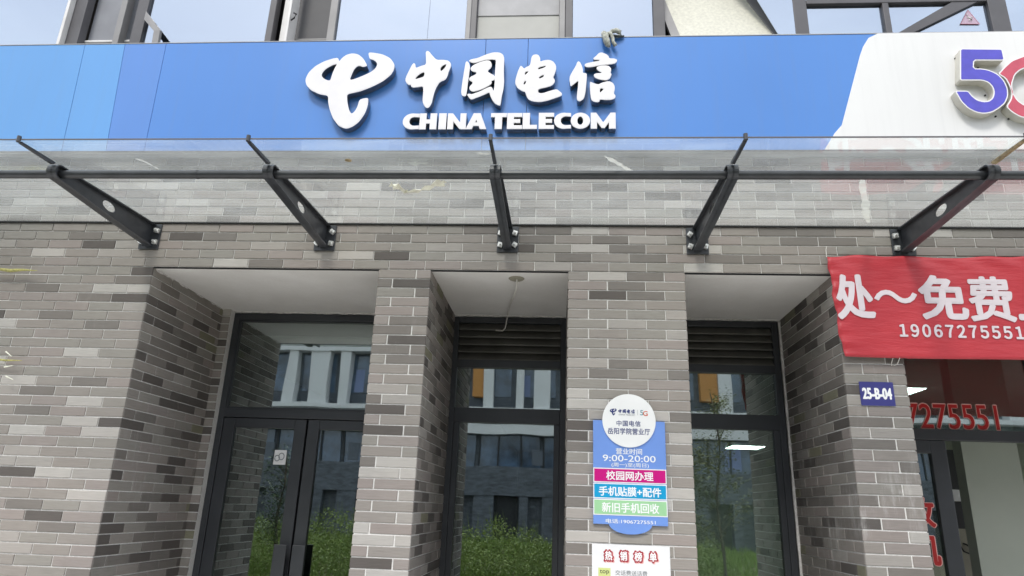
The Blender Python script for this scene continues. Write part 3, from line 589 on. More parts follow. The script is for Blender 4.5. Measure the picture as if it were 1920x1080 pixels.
blob([(.27, -.13, 4.925), (.30, -.14, 4.915), (.34, -.15, 4.915), (.39, -.145, 4.91), (.42, -.135, 4.915), (.43, -.13, 4.925)], [.006, .009, .010, .010, .009, .006], 'rag_dark', 'tie_string')

# ---------------------------------------------------------------- glass canopy
cn = thing('glass_canopy', 'glass canopy on five charcoal steel brackets below the blue sign', 'canopy', (0, -.6, 3.3))
BX = [-2.931-1.28, -2.931, -1.654, -.373, .906, 2.238, 3.52]
def gz(y): return 3.470+.0545*y
GF = -1.285
cuts = [-5.6]+BX+[5.4]
for i in range(len(cuts)-1):
    a, b_ = cuts[i]+.003, cuts[i+1]-.003
    g = Geo(); g.quad_prism([(a, -.015, gz(-.015)), (b_, -.015, gz(-.015)), (b_, GF, gz(GF)), (a, GF, gz(GF))], (0, 0, .010)); mk('glass_pane', g, 'canopy_glass', cn)
    g = Geo(); g.quad_prism([(a, GF-.0005, gz(GF)), (b_, GF-.0005, gz(GF)), (b_, GF-.003, gz(GF)), (a, GF-.003, gz(GF))], (0, 0, .0075)); mk('edge_strip', g, 'upper_frame', cn)
g = Geo(); g.box(-5.6, 5.4, -.024, -.0125, 3.461, 3.472); mk('wall_seal', g, 'black_gap', cn)
g = Geo(); g.tube([(-5.6, -.955, 3.366), (5.4, -.955, 3.366)], .0245, 20); g.tube([(-2.10, -.955, 3.366), (-2.09, -.955, 3.366)], .0265, 20); mk('tube_rail', g, 'tube_paint', cn)
def bracket(x):
    o = thing('bracket', None, None, (x, -.5, 3.27)); o.parent = cn; o.location = Vector((x, -.5, 3.27))-wloc(cn)
    yn, zn, rn = -.985, 3.364, .043
    bot = [(-.012, 3.285), (-.50, 3.301), (-.93, 3.320)]
    nose = [(yn+rn*math.cos(math.radians(a_)), zn+rn*math.sin(math.radians(a_))) for a_ in range(-80-10, -270-1, -15)]
    top = [(-.80, 3.412), (-.45, 3.432), (-.012, 3.452)]
    prof = bot+nose+top
    hole = [(-.50+.066*math.cos(k*PI/10), 3.372+.030*math.sin(k*PI/10)) for k in range(20)]
    v, f = flat_curve([prof, hole], .007)
    g_ = Geo(); g_.add([(x+c_, a_, b2) for a_, b2, c_ in v], f); mk('web', g_, 'bracket_paint', o)
    g_ = Geo(); w = .029; th = .008; n_ = len(prof)
    inn = []
    for i in range(n_):
        a_ = Vector(prof[max(i-1, 0)]); c2 = Vector(prof[min(i+1, n_-1)]); t_ = (c2-a_).normalized(); nn = Vector((-t_.y, t_.x))
        inn.append((prof[i][0]-nn.x*th*-1*-1, prof[i][1]-nn.y*th*-1*-1))
    for i in range(n_-1):
        a_, b2, c2, d2 = prof[i], prof[i+1], inn[i+1], inn[i]
        g_.quad_prism([(x-w, a_[0], a_[1]), (x-w, b2[0], b2[1]), (x-w, c2[0], c2[1]), (x-w, d2[0], d2[1])], (2*w, 0, 0))
    mk('flange', g_, 'bracket_paint', o)
    g_ = Geo(); g_.box(x-.073, x+.073, -.0245, -.0135, 3.262, 3.452); mk('wall_plate', g_, 'bracket_paint', o, bevel=.002)
    for bx_, bz_ in ((-.050, 3.398), (.050, 3.398), (-.050, 3.312), (.050, 3.312)):
        tw = random.uniform(0, 1); g_ = Geo()
        g_.box(x+bx_-.008, x+bx_+.008, -.0258, -.0243, bz_-.022, bz_+.026, 1)
        hx = [(x+bx_+.022*math.cos(tw+k*PI/2), -.026, bz_+.022*math.sin(tw+k*PI/2)) for k in range(4)]
        g_.quad_prism(hx, (0, -.020, 0)); g_.tube([(x+bx_, -.046, bz_), (x+bx_, -.066, bz_)], .008, 8)
        mk('bolt', g_, ['zinc', 'black_gap'], o)
    g_ = Geo(); g_.quad_prism([(x-.009, -1.015, 3.408), (x-.009, -1.03, 3.392), (x-.009, -1.275, gz(-1.275)-.014), (x-.009, -1.275, gz(-1.275)-.003), (x-.009, -1.03, gz(-1.03)-.003)], (.018, 0, 0))
    mk('tip_bar', g_, 'rust_tape' if abs(x-2.238) < .01 else 'bracket_paint', o)
    g_ = Geo(); g_.tube([(x, GF-.004, gz(GF)-.012), (x, GF-.004, gz(GF)+.022)], .011, 10); mk('edge_clip', g_, 'bracket_paint', o)
    return o
for x in BX: bracket(x)
# scraps of film stuck to the glass
def strip(label, pts, w0, mat='tape_film', nm='tape_scrap', wv=.006):
    g_ = Geo(); n_ = 14; P = [Vector(p) for p in pts]
    def at(t_):
        k = t_*(len(P)-1); i = min(int(k), len(P)-2); return P[i].lerp(P[i+1], k-i)
    L_ = []; R_ = []
    for i in range(n_+1):
        t_ = i/n_; p = at(t_); d_ = (at(min(1, t_+.02))-at(max(0, t_-.02))).normalized(); s_ = d_.cross(Vector((0, 0, 1))).normalized()
        w = w0*(.6+.6*random.random())*(1 if .08 < t_ < .92 else .5); j = Vector((0, 0, random.uniform(-wv, wv)*.5))
        L_.append(p+s_*w+j); R_.append(p-s_*w-j)
    v = [tuple(q) for q in L_+R_]; v += [(a_, b2, c2+.0008) for a_, b2, c2 in v]; m_ = n_+1; f = []
    for i in range(n_):
        f += [(i, i+1, m_+i+1, m_+i), (2*m_+i, 3*m_+i, 3*m_+i+1, 2*m_+i+1), (i, 2*m_+i, 2*m_+i+1, i+1), (m_+i, m_+i+1, 3*m_+i+1, 3*m_+i)]
    g_.add(v, f); return tag(mk(nm, g_, mat), label, 'tape')
zz = lambda y: gz(y)-.004
strip('thin curling tape scrap on the canopy left of the emblem, nearest the left bracket', [(-2.44, -1.10, zz(-1.1)), (-2.38, -1.03, zz(-1.03)), (-2.34, -.93, zz(-.93)-.01), (-2.30, -.86, zz(-.86)-.01)], .006)
strip('short white film sliver on the canopy tube beside the left curling scrap', [(-2.34, -.87, zz(-.87)-.012), (-2.28, -.85, zz(-.85)-.012), (-2.20, -.87, zz(-.87)-.01)], .006)
strip('yellowed crumpled film hanging under the canopy tube left of the middle bracket', [(-.985, -.89, 3.340), (-.945, -.85, 3.336), (-.90, -.80, 3.330), (-.80, -.83, 3.337), (-.70, -.90, 3.341), (-.66, -.93, 3.338)], .027, 'tape_yellowed', wv=.03)
strip('diagonal film strip on the canopy between the middle and fourth brackets', [(.22, -1.09, zz(-1.09)), (.30, -1.0, zz(-1.0)), (.38, -.90, zz(-.9)), (.46, -.84, zz(-.84)-.01)], .013)
strip('long whitish vertical film strip hanging on the canopy near the fifth bracket', [(1.655, -.83, zz(-.83)), (1.73, -.66, zz(-.66)), (1.82, -.48, zz(-.48)), (1.92, -.25, zz(-.25)), (2.00, -.10, zz(-.10))], .024)
strip('tiny film shred on the bar at the tip of the middle bracket', [(-.46, -1.17, 3.385), (-.42, -1.16, 3.382), (-.375, -1.16, 3.386)], .006)
g = Geo(); g.quad_prism([(-1.192+.019*math.cos(k*PI/6), -1.04+.016*math.sin(k*PI/6), gz(-1.04)-.004) for k in range(12)], (0, 0, .0035)); tag(mk('dead_leaf', g, 'rust_tape'), 'small dry brown leaf lying on the canopy glass above the second bracket', 'leaf')

# ---------------------------------------------------------------- opening hours board
ob = thing('opening_hours_board', 'blue opening hours board with white disc fixed on the wide pillar', 'sign', (.427, -.02, 1.48))
body = [(.207, 1.533), (.300, 1.533)]+[(.427+.127*math.cos(math.radians(a_)), 1.537+.0575*math.sin(math.radians(a_))) for a_ in range(190, 351, 10)]+[(.553, 1.533), (.648, 1.533), (.648, 2.145), (.207, 2.145)]
g = Geo(); plate(g, [body], -.028, -.0135); mk('board', g, 'board_blue', ob, bevel=.001)
g = Geo(); plate(g, [[(.428+.164*math.cos(k*PI/32), 2.147+.164*math.sin(k*PI/32)) for k in range(64)]], -.036, -.0285); mk('disc', g, 'board_white', ob)
for z0, z1, mt in ((1.778, 1.852, 'band_magenta'), (1.685, 1.763, 'band_cyan'), (1.590, 1.670, 'band_green')):
    g = Geo(); g.box(.2075, .6475, -.0292, -.0284, z0-.006, z1+.006); mk('band_border', g, 'board_white', ob); g = Geo(); g.box(.213, .642, -.0302, -.0294, z0, z1); mk('band', g, mt, ob)
def fit(shapes, box, y, mat, nm, par):
    allp = [p for sh in shapes for pl in sh for p in pl]; x0, x1 = min(p[0] for p in allp), max(p[0] for p in allp); z0, z1 = min(p[1] for p in allp), max(p[1] for p in allp)
    g_ = Geo()
    for sh in shapes: plate(g_, [[(box[0]+(p[0]-x0)/(x1-x0)*(box[1]-box[0]), box[2]+(p[1]-z0)/(z1-z0)*(box[3]-box[2])) for p in pl] for pl in sh], y, y+.0008)
    return mk(nm, g_, mat, par)
fit(LOGO, (.310, .353, 2.176, 2.219), -.037, 'ink_navy', 'emblem', ob)
for shp, x0 in ((ZHONG, .362), (GUO, .389), (DIAN, .416), (XIN, .443)): fit(shp, (x0, x0+.022, 2.190, 2.216), -.037, 'ink_navy', 'character', ob)
text('lettering', 'CHINA TELECOM', (.365, .465, 2.178, 2.185), -.037, 'ink_grey', ob, thick=.0008)
g = Geo(); g.box(.4815, .4828, -.037, -.0362, 2.181, 2.214); mk('divider', g, 'ink_grey', ob)
text('numeral', '5', (.497, .518, 2.181, 2.213), -.037, 'ink_teal', ob, offset=.01, thick=.0008); text('letter', 'G', (.515, .544, 2.177, 2.208), -.0372, 'ink_orange', ob, offset=.02, thick=.0008)
CH = .012
text('lettering', '中国电信', (.351, .499, 2.111, 2.146), -.037, 'ink_navy', ob, CH, thick=.0008, space=1.1); text('lettering', '岳阳学院营业厅', (.296, .556, 2.061, 2.100), -.037, 'ink_navy', ob, CH, thick=.0008, space=1.06)
text('lettering', '营业时间', (.346, .505, 1.941, 1.978), -.0292, 'ink_white', ob, CH, thick=.0007); text('lettering', '9:00-20:00', (.265, .586, 1.898, 1.937), -.0292, 'ink_white', ob, .012, thick=.0007)
text('lettering', '(周一)至(周日)', (.318, .544, 1.863, 1.890), -.0292, 'ink_white', ob, .006, thick=.0007)
text('lettering', '校园网办理', (.285, .569, 1.787, 1.842), -.0312, 'ink_white', ob, .022, thick=.0008); text('lettering', '手机贴膜+配件', (.240, .614, 1.694, 1.750), -.0312, 'ink_white', ob, .022, thick=.0008)
text('lettering', '新旧手机回收', (.258, .598, 1.600, 1.658), -.0312, 'ink_white', ob, .022, thick=.0008); text('lettering', '电话:19067275551', (.281, .575, 1.539, 1.564), -.0292, 'ink_white', ob, .008, thick=.0007)
# sales poster
po = thing('sales_poster', 'white laminated poster with four red outlined characters below the hours board', 'poster', (.43, -.02, .85))
g = Geo(); g.box(.199, .655, -.0185, -.0135, .86, 1.420); mk('sheet', g, 'poster_paper', po, bevel=.001)
for ch, bx4 in (('热', (.268, .326, 1.324, 1.390)), ('销', (.357, .413, 1.325, 1.391)), ('榜', (.440, .499, 1.325, 1.390)), ('单', (.528, .584, 1.326, 1.391))):
    text('character', ch, (bx4[0]+.004, bx4[1]+.005, bx4[2]-.005, bx4[3]-.004), -.0192, 'vinyl_edge', po, .075, grow=.002, thick=.0005); text('character', ch, bx4, -.0198, 'poster_crimson', po, .075, grow=.002, thick=.0005)
    text('character', ch, bx4, -.0206, 'ink_white', po, .03, grow=-.007, thick=.0005)
g = Geo(); g.box(.236, .307, -.0194, -.0187, 1.215, 1.289); mk('label_square', g, 'label_yellow', po)
text('lettering', 'top', (.245, .299, 1.252, 1.279), -.0202, 'sky_dark_room', po, 0, thick=.0005); text('numeral', '1', (.268, .276, 1.222, 1.244), -.0202, 'ink_grey', po, 0, thick=.0005)
text('lettering', '交话费送话费', (.335, .520, 1.252, 1.280), -.0195, 'ink_grey', po, .0, thick=.0005)
# number plate
npl = thing('number_plate', 'small navy house number plate on the lime stained pillar', 'sign', (1.95, -.02, 2.28))
g = Geo(); g.box(1.849, 2.053, -.0175, -.0135, 2.279, 2.427); mk('plate', g, 'plate_navy', npl, bevel=.0015); text('lettering', '25-B-04', (1.862, 2.038, 2.318, 2.390), -.0186, 'ink_white', npl, .045, thick=.0008)
# banner
def bul(x, z):
    return -.010*math.sin(3.1*x+1.1)*math.sin(5*z)-.006*math.sin(9*x+2*z)*max(0, min(1, (z-2.9)*2))
bn = thing('red_banner', 'red cloth banner with white characters tied across the right doorway', 'banner', (3.6, -.05, 2.57))
g = Geo(); nx, nzz = 150, 34; V = []
for j in range(nzz+1):
    t_ = j/nzz
    xl = 1.770-.038*t_**.5 if t_ > 0 else 1.770
    xl += .006*math.sin(t_*19)
    for i in range(nx+1):
        s_ = i/nx; x = xl+(5.9-xl)*s_; zt = 3.248+.006*math.sin(x*7)+.004*math.sin(x*17); zb = 2.574+.003*math.sin(x*5); z = zb+(zt-zb)*t_
        e = math.exp(-((x-xl)/.05)**2)*.006*math.sin(z*70)+math.exp(-((t_)/.06)**2)*math.exp(-((x-2.1)/.12)**2)*.010*math.sin(x*120)+math.exp(-((1-t_)/.12)**2)*.006*math.sin(x*23+z*40)
        V.append((x, -.050+bul(x, z)+e, z))
F = [(j*(nx+1)+i, j*(nx+1)+i+1, (j+1)*(nx+1)+i+1, (j+1)*(nx+1)+i) for j in range(nzz) for i in range(nx)]
g.add(V, F, 0, True); o = mk('cloth', g, 'banner_red', bn, fix=False); md = o.modifiers.new('solid', 'SOLIDIFY'); md.thickness = .0012
bt = lambda body, box, off: text('character' if len(body) == 1 else 'numerals', body, box, -.0560, 'banner_white', bn, off*.85, thick=.004, bulge=bul, space=.66 if len(body) > 1 else 1)
bt('处', (1.752, 1.988, 2.815, 3.12), .035); bt('～', (1.99, 2.254, 2.925, 3.015), .05); bt('免', (2.264, 2.557, 2.821, 3.12), .035); bt('费', (2.562, 2.843, 2.815, 3.116), .03); bt('上', (2.855, 3.14, 2.83, 3.115), .035)
bt('１９０６７２７５５５１', (2.114, 2.865, 2.706, 2.790), .040)
g = Geo(); g.tube([(1.735, -.03, 3.245), (1.74, -.02, 3.30), (1.75, -.014, 3.33)], .003, 6); g.tube([(2.10, -.05, 2.575), (2.09, -.03, 2.54), (2.07, -.02, 2.53)], .0022, 6); g.tube([(2.06, -.05, 2.575), (2.055, -.03, 2.545), (2.06, -.02, 2.53)], .0022, 6)
mk('tie_cord', g, 'wire_white', bn)

# wire hanging from the middle soffit
wr = thing('hanging_wire', 'pale electric wire hanging from a hole in the middle ceiling', 'wire', (-.32, .14, 3.1))
g = Geo(); g.tube([(-.315, .14, 3.122), (-.315, .14, 3.1285)], [.050, .056], 20); mk('rosette', g, 'appliance_tan', wr)
g = Geo(); g.tube([(-.312, .14, 3.125), (-.312, .15, 3.09), (-.322, .22, 3.065), (-.352, .42, 3.070), (-.385, .62, 3.09), (-.412, .80, 3.10), (-.430, .92, 3.08), (-.445, 1.00, 3.05), (-.458, 1.07, 3.015), (-.48, 1.09, 2.995), (-.54, 1.10, 3.000)], .0055, 8); mk('cable', g, 'wire_white', wr)
# sticker on the door
sk = thing('door_notice', 'small white paper notice stuck on the left leaf of the double door', 'notice', (-2.24, DEP+.02, 1.87))
g = Geo(); g.box(-2.290, -2.190, DEP+.0255, DEP+.0285, 1.872, 1.986); mk('paper', g, 'poster_paper', sk)
g = Geo(); g.tube([(-2.262+.020*math.cos(k*PI/8), DEP+.0235, 1.922+.022*math.sin(k*PI/8)) for k in range(17)], .0035, 6); g.tube([(-2.228+.022*math.cos(k*PI/8), DEP+.0235, 1.936+.026*math.sin(k*PI/8)) for k in range(17)], .0035, 6); mk('printed_mark', g, 'ink_grey', sk)
# twigs poking into the frame on the far left
tw_ = thing('dry_twig', 'yellow dry twig with pale flecks poking in front of the far left brick wall', 'twig', (-3.9, -.12, 2.7))
g = Geo()
g.tube([(-4.30, -.06, 3.07), (-4.00, -.06, 3.09), (-3.88, -.06, 3.075), (-3.79, -.06, 3.082), (-3.68, -.06, 3.078)], [.005, .008, .013, .009, .002], 7); g.tube([(-4.2, -.06, 2.43), (-3.85, -.06, 2.445), (-3.74, -.06, 2.435), (-3.62, -.06, 2.436)], [.005, .008, .007, .002], 7); tag(mk('stem', g, 'dry_straw', tw_), kind='stuff')
g = Geo()
for (a_, b2) in (((-3.752, 2.495), (-3.702, 2.462)), ((-3.734, 2.388), (-3.675, 2.400)), ((-3.705, 2.327), (-3.648, 2.305))): g.tube([(a_[0], -.06, a_[1]), (b2[0], -.06, b2[1])], [.005, .003], 6)
tag(mk('pale_fleck', g, 'tape_yellowed', tw_), kind='stuff')

# ---------------------------------------------------------------- upper storey windows
UZ0, UZ1 = 4.86, 6.9
us = thing('upper_storey', 'upper storey wall band above the row of windows', 'wall', (0, .2, 4.86))
g = Geo(); g.box(-7, 7.2, .02, .45, UZ1, 8.6); mk('parapet_band', g, 'concrete_band', us)
g = Geo(); g.box(-7, 7.2, .02, .30, 4.862, 4.90); mk('sill', g, 'concrete_band', us)
room('upstairs_room', -7, 7.2, 3.4, 3.5, 4.0, 8.0, 'sky_dark_room'); room('upstairs_ceiling', -7, 7.2, .32, 3.4, 6.86, 6.95, 'sky_dark_room'); room('upstairs_floor', -7, 7.2, .32, 3.4, 4.5, 4.6, 'sky_dark_room')
def ubar(par, x0, x1, mat='upper_frame', z0=4.905, z1=UZ1-.005, y0=.03, y1=.11, nm='mullion'):
    g_ = Geo(); g_.box(x0, x1, y0, y1, z0, z1); return mk(nm, g_, mat, par, bevel=.004)
def upane(par, x0, x1, z0=4.905, z1=UZ1-.005, mat='upper_glass', y=.06, nm='glass_pane'):
    g_ = Geo(); g_.box(x0, x1, y, y+.006, z0, z1); return mk(nm, g_, mat, par)
uw = lambda lb, x: thing('upper_window', lb, 'window', (x, .06, 4.9), 'upstairs window units above the sign')
w = uw('upstairs window with its casement standing open, leftmost above the pale blue panel', -4.0)
upane(w, -7, -4.06); ubar(w, -4.06, -4.035, 'edge_white', y0=-.02); ubar(w, -4.033, -3.93); ubar(w, -3.635, -3.585, 'upper_frame_pale'); ubar(w, -3.49, -3.40)
g = Geo(); g.box(-3.93, -3.42, .135, .145, 4.905, 6.8); mk('window_sheet', g, 'dim_sheet_grey', w); ubar(w, -3.93, -3.42, 'edge_white', 5.115, 5.135, .10, .13, 'guard_rail'); upane(w, -3.40, -2.375)  # added grey sheet standing in for the dim tone behind the casement
g = Geo(); g.quad_prism([(-3.385, .0, 5.33), (-3.215, -.02, 5.13), (-3.205, -.02, 4.93), (-3.255, -.02, 4.93), (-3.265, -.02, 5.12), (-3.385, .0, 5.25)], (0, .03, 0)); mk('open_sash', g, 'upper_frame_pale', w)
w = uw('upstairs window with a narrow open dark casement left of the emblem', -2.2)
ubar(w, -2.372, -2.32); ubar(w, -2.278, -2.235, 'edge_white', y0=.08, y1=.2, nm='reveal_strip'); ubar(w, -2.185, -2.163, 'edge_white', y0=-.03); ubar(w, -1.872, -1.812, 'upper_frame_pale')
ubar(w, -2.16, -1.875, 'upper_frame_pale', 5.120, 5.138, .12, .16, 'guard_rail'); g = Geo(); g.tube([(-2.155, -.02, 5.20), (-2.125, -.03, 5.215), (-2.115, -.03, 5.25), (-2.14, -.02, 5.27)], .006, 8); mk('latch', g, 'black_gap', w)
g = Geo(); g.box(-2.2, -1.82, .17, .18, 4.9, 6.8); mk('window_sheet', g, 'dim_sheet_dark', w)  # added dark sheet in place of the shaded room in the opening
w = uw('plain fixed upstairs window above the emblem', -1.3); upane(w, -1.81, -1.075); upane(w, -1.073, -.775)
w = uw('upstairs window backed by a two tone grey blind above the characters', -.37)
ubar(w, -.773, -.735, 'upper_frame_pale'); ubar(w, -.735, -.690); ubar(w, -.045, .0, 'upper_frame_pale'); ubar(w, .002, .058)
g = Geo(); g.box(-.688, -.047, .075, .085, 4.905, 5.285); mk('blind', g, 'blind_grey', w); g = Geo(); g.box(-.688, -.047, .068, .085, 5.287, 6.8); mk('blind', g, 'sign_underside', w)
w = uw('plain fixed upstairs window behind the knotted rag', .36); upane(w, .06, .672)
w = uw('upstairs window with a frosted sash tilted open', 1.2)
ubar(w, .674, .760); ubar(w, 1.722, 1.822)
g = Geo(); g.quad_prism([(1.643, .03, 4.925), (1.72, .03, 4.905), (1.72, .03, 6.3), (1.07, .03, 6.3)], (0, .006, 0)); mk('glass_pane', g, 'upper_glass', w)
def sw(x, r_, t0=0): return (1.10+(x-1.10)*(1-.10*r_/.5)-.11*r_/.5, .02+.26*r_+t0, 4.91+.96*r_)
def sbar(x0, x1, r0, r1, nm, mat, t0=0, t1=.035):
    g_ = Geo(); g_.quad_prism([sw(x0, r0, t0), sw(x1, r0, t0), sw(x1, r1, t0), sw(x0, r1, t0)], (0, t1-t0, 0)); return mk(nm, g_, mat, w)
sbar(.835, .905, 0, 1.2, 'sash_stile', 'upper_frame_pale'); sbar(1.625, 1.72, 0, 1.2, 'sash_stile', 'upper_frame_pale'); sbar(.905, 1.625, 0, .08, 'sash_rail', 'upper_frame_pale'); sbar(.905, 1.625, .08, 1.2, 'frosted_pane', 'frosted_film', .010, .018)
w = uw('dark framed upstairs window with a triangular safety sticker above the white panel', 2.5)
ubar(w, 1.825, 3.13, z0=5.318, z1=5.36, nm='transom_bar'); upane(w, 1.825, 2.375, 4.905, 5.318); ubar(w, 2.376, 2.42, z1=5.316); upane(w, 2.42, 3.13, 4.905, 5.318); upane(w, 1.825, 3.13, 5.36, 6.89); ubar(w, 3.132, 3.262)
g = Geo(); g.quad_prism([(2.43, .035, 5.03), (2.53, .035, 5.03), (3.06, .035, 5.316), (2.88, .035, 5.316)], (0, .022, 0)); mk('stay_arm', g, 'upper_frame', w)
upane(w, 3.264, 7.2)
ss = thing('safety_sticker', 'small reddish triangular warning sticker on the upstairs glass at top right', 'sticker', (2.99, .05, 5.13))
g = Geo(); A_, B_, C_ = Vector((2.922, 5.132)), Vector((3.062, 5.129)), Vector((2.996, 5.262)); ctr = (A_+B_+C_)/3
def tri(k): return [tuple(ctr+(p-ctr)*k) for p in (A_, B_, C_)]
simple('sticker_pink', (.52, .38, .48), .5); simple('sticker_edge', (.50, .26, .34), .5)
plate(g, [tri(1), tri(.90)], .052, .055); mk('border', g, 'sticker_edge', ss); g = Geo(); plate(g, [tri(.88)], .0535, .055); mk('field', g, 'sticker_pink', ss)
g = Geo(); g.tube([(2.985, .051, 5.20), (2.995, .051, 5.185), (3.01, .051, 5.170), (3.0, .051, 5.155)], .0035, 6); g.tube([(2.975, .051, 5.19), (2.997, .051, 5.186), (3.018, .051, 5.192)], .003, 6); g.tube([(2.997, .051, 5.172), (2.985, .051, 5.160)], .003, 6); g.tube([(2.979, .051, 5.211), (2.983, .051, 5.214)], .006, 6)
mk('pictogram', g, 'edge_white', ss)

# ---------------------------------------------------------------- opposite building, seen in the glass
OY = -33.8
op = thing('opposite_building', 'white framed dark brick building across the lawn, reflected in the shop glass', 'building', (0, OY-5, -1.5))
g = Geo(); g.box(-45, 40, OY-12, OY-.6, -1.5, 14.5); mk('wall', g, 'slate_panel', op)
g = Geo(); g.box(-45, 40, OY-.6, OY, 2.30, 3.88); mk('brick_band', g, 'slate_panel', op)
g = Geo(); g.box(-45, 40, OY-.6, OY+.1, 5.72, 6.30); mk('white_band', g, 'white_facade', op)
g = Geo(); g.box(-45, 40, OY-.6, OY+.25, 6.98, 7.25); mk('sill_band', g, 'white_facade', op)
g = Geo(); g.box(-45, 40, OY-.6, OY+.25, 10.42, 10.95); mk('lintel_band', g, 'white_facade', op)
g = Geo(); g.box(-45, 40, OY-.6, OY+.25, 11.5, 11.8); mk('cornice', g, 'white_facade', op)
x = -44.0; k = 0; brick_cols = []
while x < 38:
    for off, wd in ((0, 1.2), (2.55, .5)):
        g = Geo(); g.box(x+off-.88, x+off-.88+wd, OY-.6, OY-.05, -1.5, 2.30); mk('column', g, 'slate_panel', op)
    g = Geo(); g.box(x+.34, x+1.62, OY-.598, OY-.55, -1.5, 2.29); mk('opening', g, 'dark_opening', op)
    g = Geo(); g.box(x-.9, x+2.9, OY-.595, OY-.5, 3.9, 5.7); mk('window', g, 'far_glass', op)
    for q in (x-.9, x+.4, x+1.7):
        g = Geo(); g.box(q, q+.09, OY-.5, OY-.42, 3.9, 5.7); mk('window_bar', g, 'dark_opening', op)
    x += 4.0
PIL = [(-43+3.35*i, .6 if i % 2 else 1.2) for i in range(8)]
for x0, wd in PIL+[(-16.8, .6), (-15.2, 1.15), (-13.35, .6), (-10.6, 1.2), (-8.2, .6), (-4.65, .65), (-2.62, .5), (-1.45, .85), (2.2, .6), (4.8, 1.2), (9.2, .65), (12.2, 1.2), (15, .6), (18, 1.2), (21.5, .6), (25, 1.2), (29, .6)]:
    g = Geo(); g.box(x0, x0+wd, OY-.6, OY+.15, 7.26, 10.41); mk('pilaster', g, 'white_facade', op)
for x0, x1 in ((-5.25, -4.67), (8.15, 9.18), (-24.0, -23.2), (20.4, 21.4)):
    g = Geo(); g.box(x0, x1, OY-.6, OY+.05, 7.9, 10.40); mk('orange_panel', g, 'orange_panel', op)
for i in range(30):
    xq = -43+2.7*i
    g = Geo(); g.box(xq, xq+2.2, OY-.598, OY-.55, 8.0, 10.3); mk('window', g, 'far_glass', op)

rq = random.Random(11)
for i in range(30):
    for z0 in (3.95, 7.95):
        if rq.random() < .75:
            xq = -43+2.7*i+rq.uniform(.1, 1.2); hh = rq.uniform(.7, 1.5)
            g = Geo(); g.box(xq, xq+rq.uniform(.45, .9), OY-(.499 if z0 < 5 else .549), OY-(.47 if z0 < 5 else .52), z0+.1, z0+.1+hh); mk('window_sheet', g, 'far_curtain_a' if rq.random() < .5 else 'far_curtain_b', op)
    for k in range(7):
        g = Geo(); g.box(-43+2.7*i, -43+2.7*i+2.66, OY-.55, OY-.50, 7.30+k*.1, 7.36+k*.1) if k < 6 else None
        if k < 6 and -22 < -43+2.7*i < 16: mk('rail_slat', g, 'far_curtain_b', op)
# ---------------------------------------------------------------- lawn and young trees behind the photographer
g = Geo(); g.box(-40, 40, -27.49, -5.06, -.3, .02); tag(mk('lawn_soil', g, 'soil'), kind='structure')
g = Geo(); rnd = random.Random(3)
for i in range(24000):
    y = -5.3-22*rnd.random()**1.25; x = rnd.uniform(-16, 14)*(.35+.65*(-y/27)); h = rnd.uniform(.15, .38)*(1+.35*math.sin(x*1.3+y)); a_ = rnd.uniform(0, PI*2); w_ = rnd.uniform(.008, .02)*(1+(-y-5)/12)
    dx, dy = math.cos(a_)*w_, math.sin(a_)*w_; lx, ly = rnd.uniform(-.12, .12), rnd.uniform(-.12, .12)
    g.v += [(x-dx, y-dy, .01), (x+dx, y+dy, .01), (x+lx, y+ly, h)]; n_ = len(g.v); g.f.append((n_-3, n_-2, n_-1)); g.m.append(0); g.smooth.append(False)
tag(mk('grass', g, 'grass_blade', fix=False), 'long bright green grass growing on the lawn across the pavement', 'grass', kind='stuff')
g = Geo()
def mound(x, y): return (1.22-.035*(x+5)+.16*math.sin(x*1.7+y)+.12*math.sin(x*3.9+1.3*y)+.08*math.sin(x*8.3))*max(0, 1-((y+9.2)/2.3)**2)**.5
for i in range(52000):
    x = rnd.uniform(-11, 3.4); y = rnd.uniform(-11.4, -6.95); m_ = mound(x, y)
    if m_ < .1: continue
    z = m_*rnd.random()**.45+rnd.gauss(0, .035); 
    if z < .02: continue
    L_ = rnd.uniform(.03, .075); u_ = Vector((rnd.gauss(0, 1), rnd.gauss(0, 1), rnd.gauss(.5, .8))).normalized(); w_ = u_.cross(Vector((rnd.gauss(0, 1), rnd.gauss(0, 1), rnd.gauss(0, 1)))).normalized()*L_*.26
    p = Vector((x, y, z)); q = [p, p+u_*L_*.5+w_, p+u_*L_, p+u_*L_*.5-w_]; n_ = len(g.v); g.v += [tuple(c) for c in q]; g.f.append((n_, n_+1, n_+2, n_+3)); g.m.append(0); g.smooth.append(False)
for i in range(420):
    x = rnd.uniform(-11, 3.4); y = rnd.uniform(-10.5, -8); z = mound(x, y); n_ = len(g.v); l_ = rnd.uniform(.1, .35); dx = rnd.gauss(0, .07)
    g.v += [(x, y, z-.1), (x+.012, y, z-.1), (x+dx, y, z+l_)]; g.f.append((n_, n_+1, n_+2)); g.m.append(0); g.smooth.append(False)
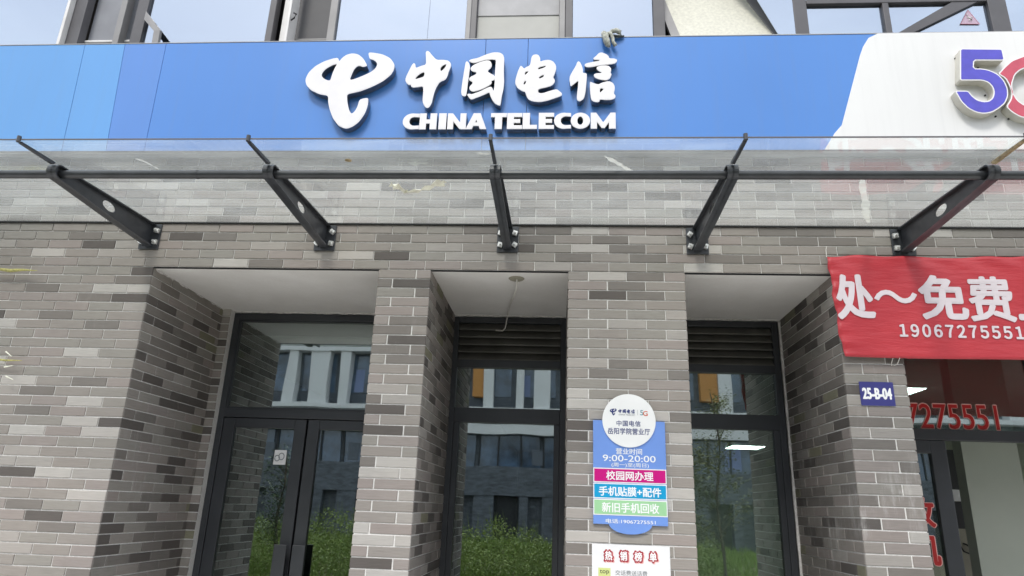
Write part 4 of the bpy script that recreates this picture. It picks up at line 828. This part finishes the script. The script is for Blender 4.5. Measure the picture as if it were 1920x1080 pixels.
tag(mk('shrubs', g, 'leaf_bright', fix=False), 'bright yellow green shrubs and weeds massed along the lawn, reflected in the glass', 'shrubs', kind='stuff')
def tree(label, x, y, h, mat, nl, spread, zlo):
    t_ = thing('young_tree', label, 'tree', (x, y, 0)); r_ = random.Random(int(h*100)); g_ = Geo()
    tr = [(x+.05*math.sin(i*1.3), y+.05*math.cos(i), h*i/8) for i in range(9)]; g_.tube(tr, [.035*(1-i/9)+.008 for i in range(9)], 8); tips = []
    for i in range(16):
        z = h*(.25+.7*i/16); a_ = r_.uniform(0, 2*PI); L_ = spread*r_.uniform(.5, 1)*(1.1-.5*i/16); e = (x+math.cos(a_)*L_, y+math.sin(a_)*L_, z+L_*.8); g_.tube([(x, y, z), ((x+e[0])/2, (y+e[1])/2, z+L_*.5), e], [.012, .008, .004], 5); tips += [(x, y, z), e]
    mk('trunk', g_, 'bark', t_); g_ = Geo()
    for i in range(nl):
        k_ = r_.randrange(16); a0, e0 = tips[2*k_], tips[2*k_+1]; s_ = r_.uniform(.25, 1.1); p = [a0[q]+(e0[q]-a0[q])*s_+r_.gauss(0, .10) for q in range(3)]
        if p[2] < zlo: continue
        a_, b2 = r_.uniform(0, 2*PI), r_.uniform(-.6, .6); L_ = r_.uniform(.035, .07); d_ = (math.cos(a_)*L_, math.sin(a_)*L_, b2*L_); s2 = (-math.sin(a_)*L_*.3, math.cos(a_)*L_*.3, 0)
        g_.add([tuple(p), tuple(p[q]+d_[q]*.5+s2[q] for q in range(3)), tuple(p[q]+d_[q] for q in range(3)), tuple(p[q]+d_[q]*.5-s2[q] for q in range(3))], [(0, 1, 2, 3)])
    mk('crown', g_, mat, t_, fix=False); return t_
tree('slender young tree with dark leaves, reflected in the double door', -5.8, -8.0, 2.6, 'leaf_dark', 3600, .55, .4)
tree('thin yellow leaved sapling reflected in the right window', 3.0, -7.0, 3.9, 'leaf_yellow', 4200, .75, .6)
tree('bushy yellow green sapling reflected low in the right window', 2.55, -7.6, 2.9, 'leaf_yellow', 6500, .85, .2)
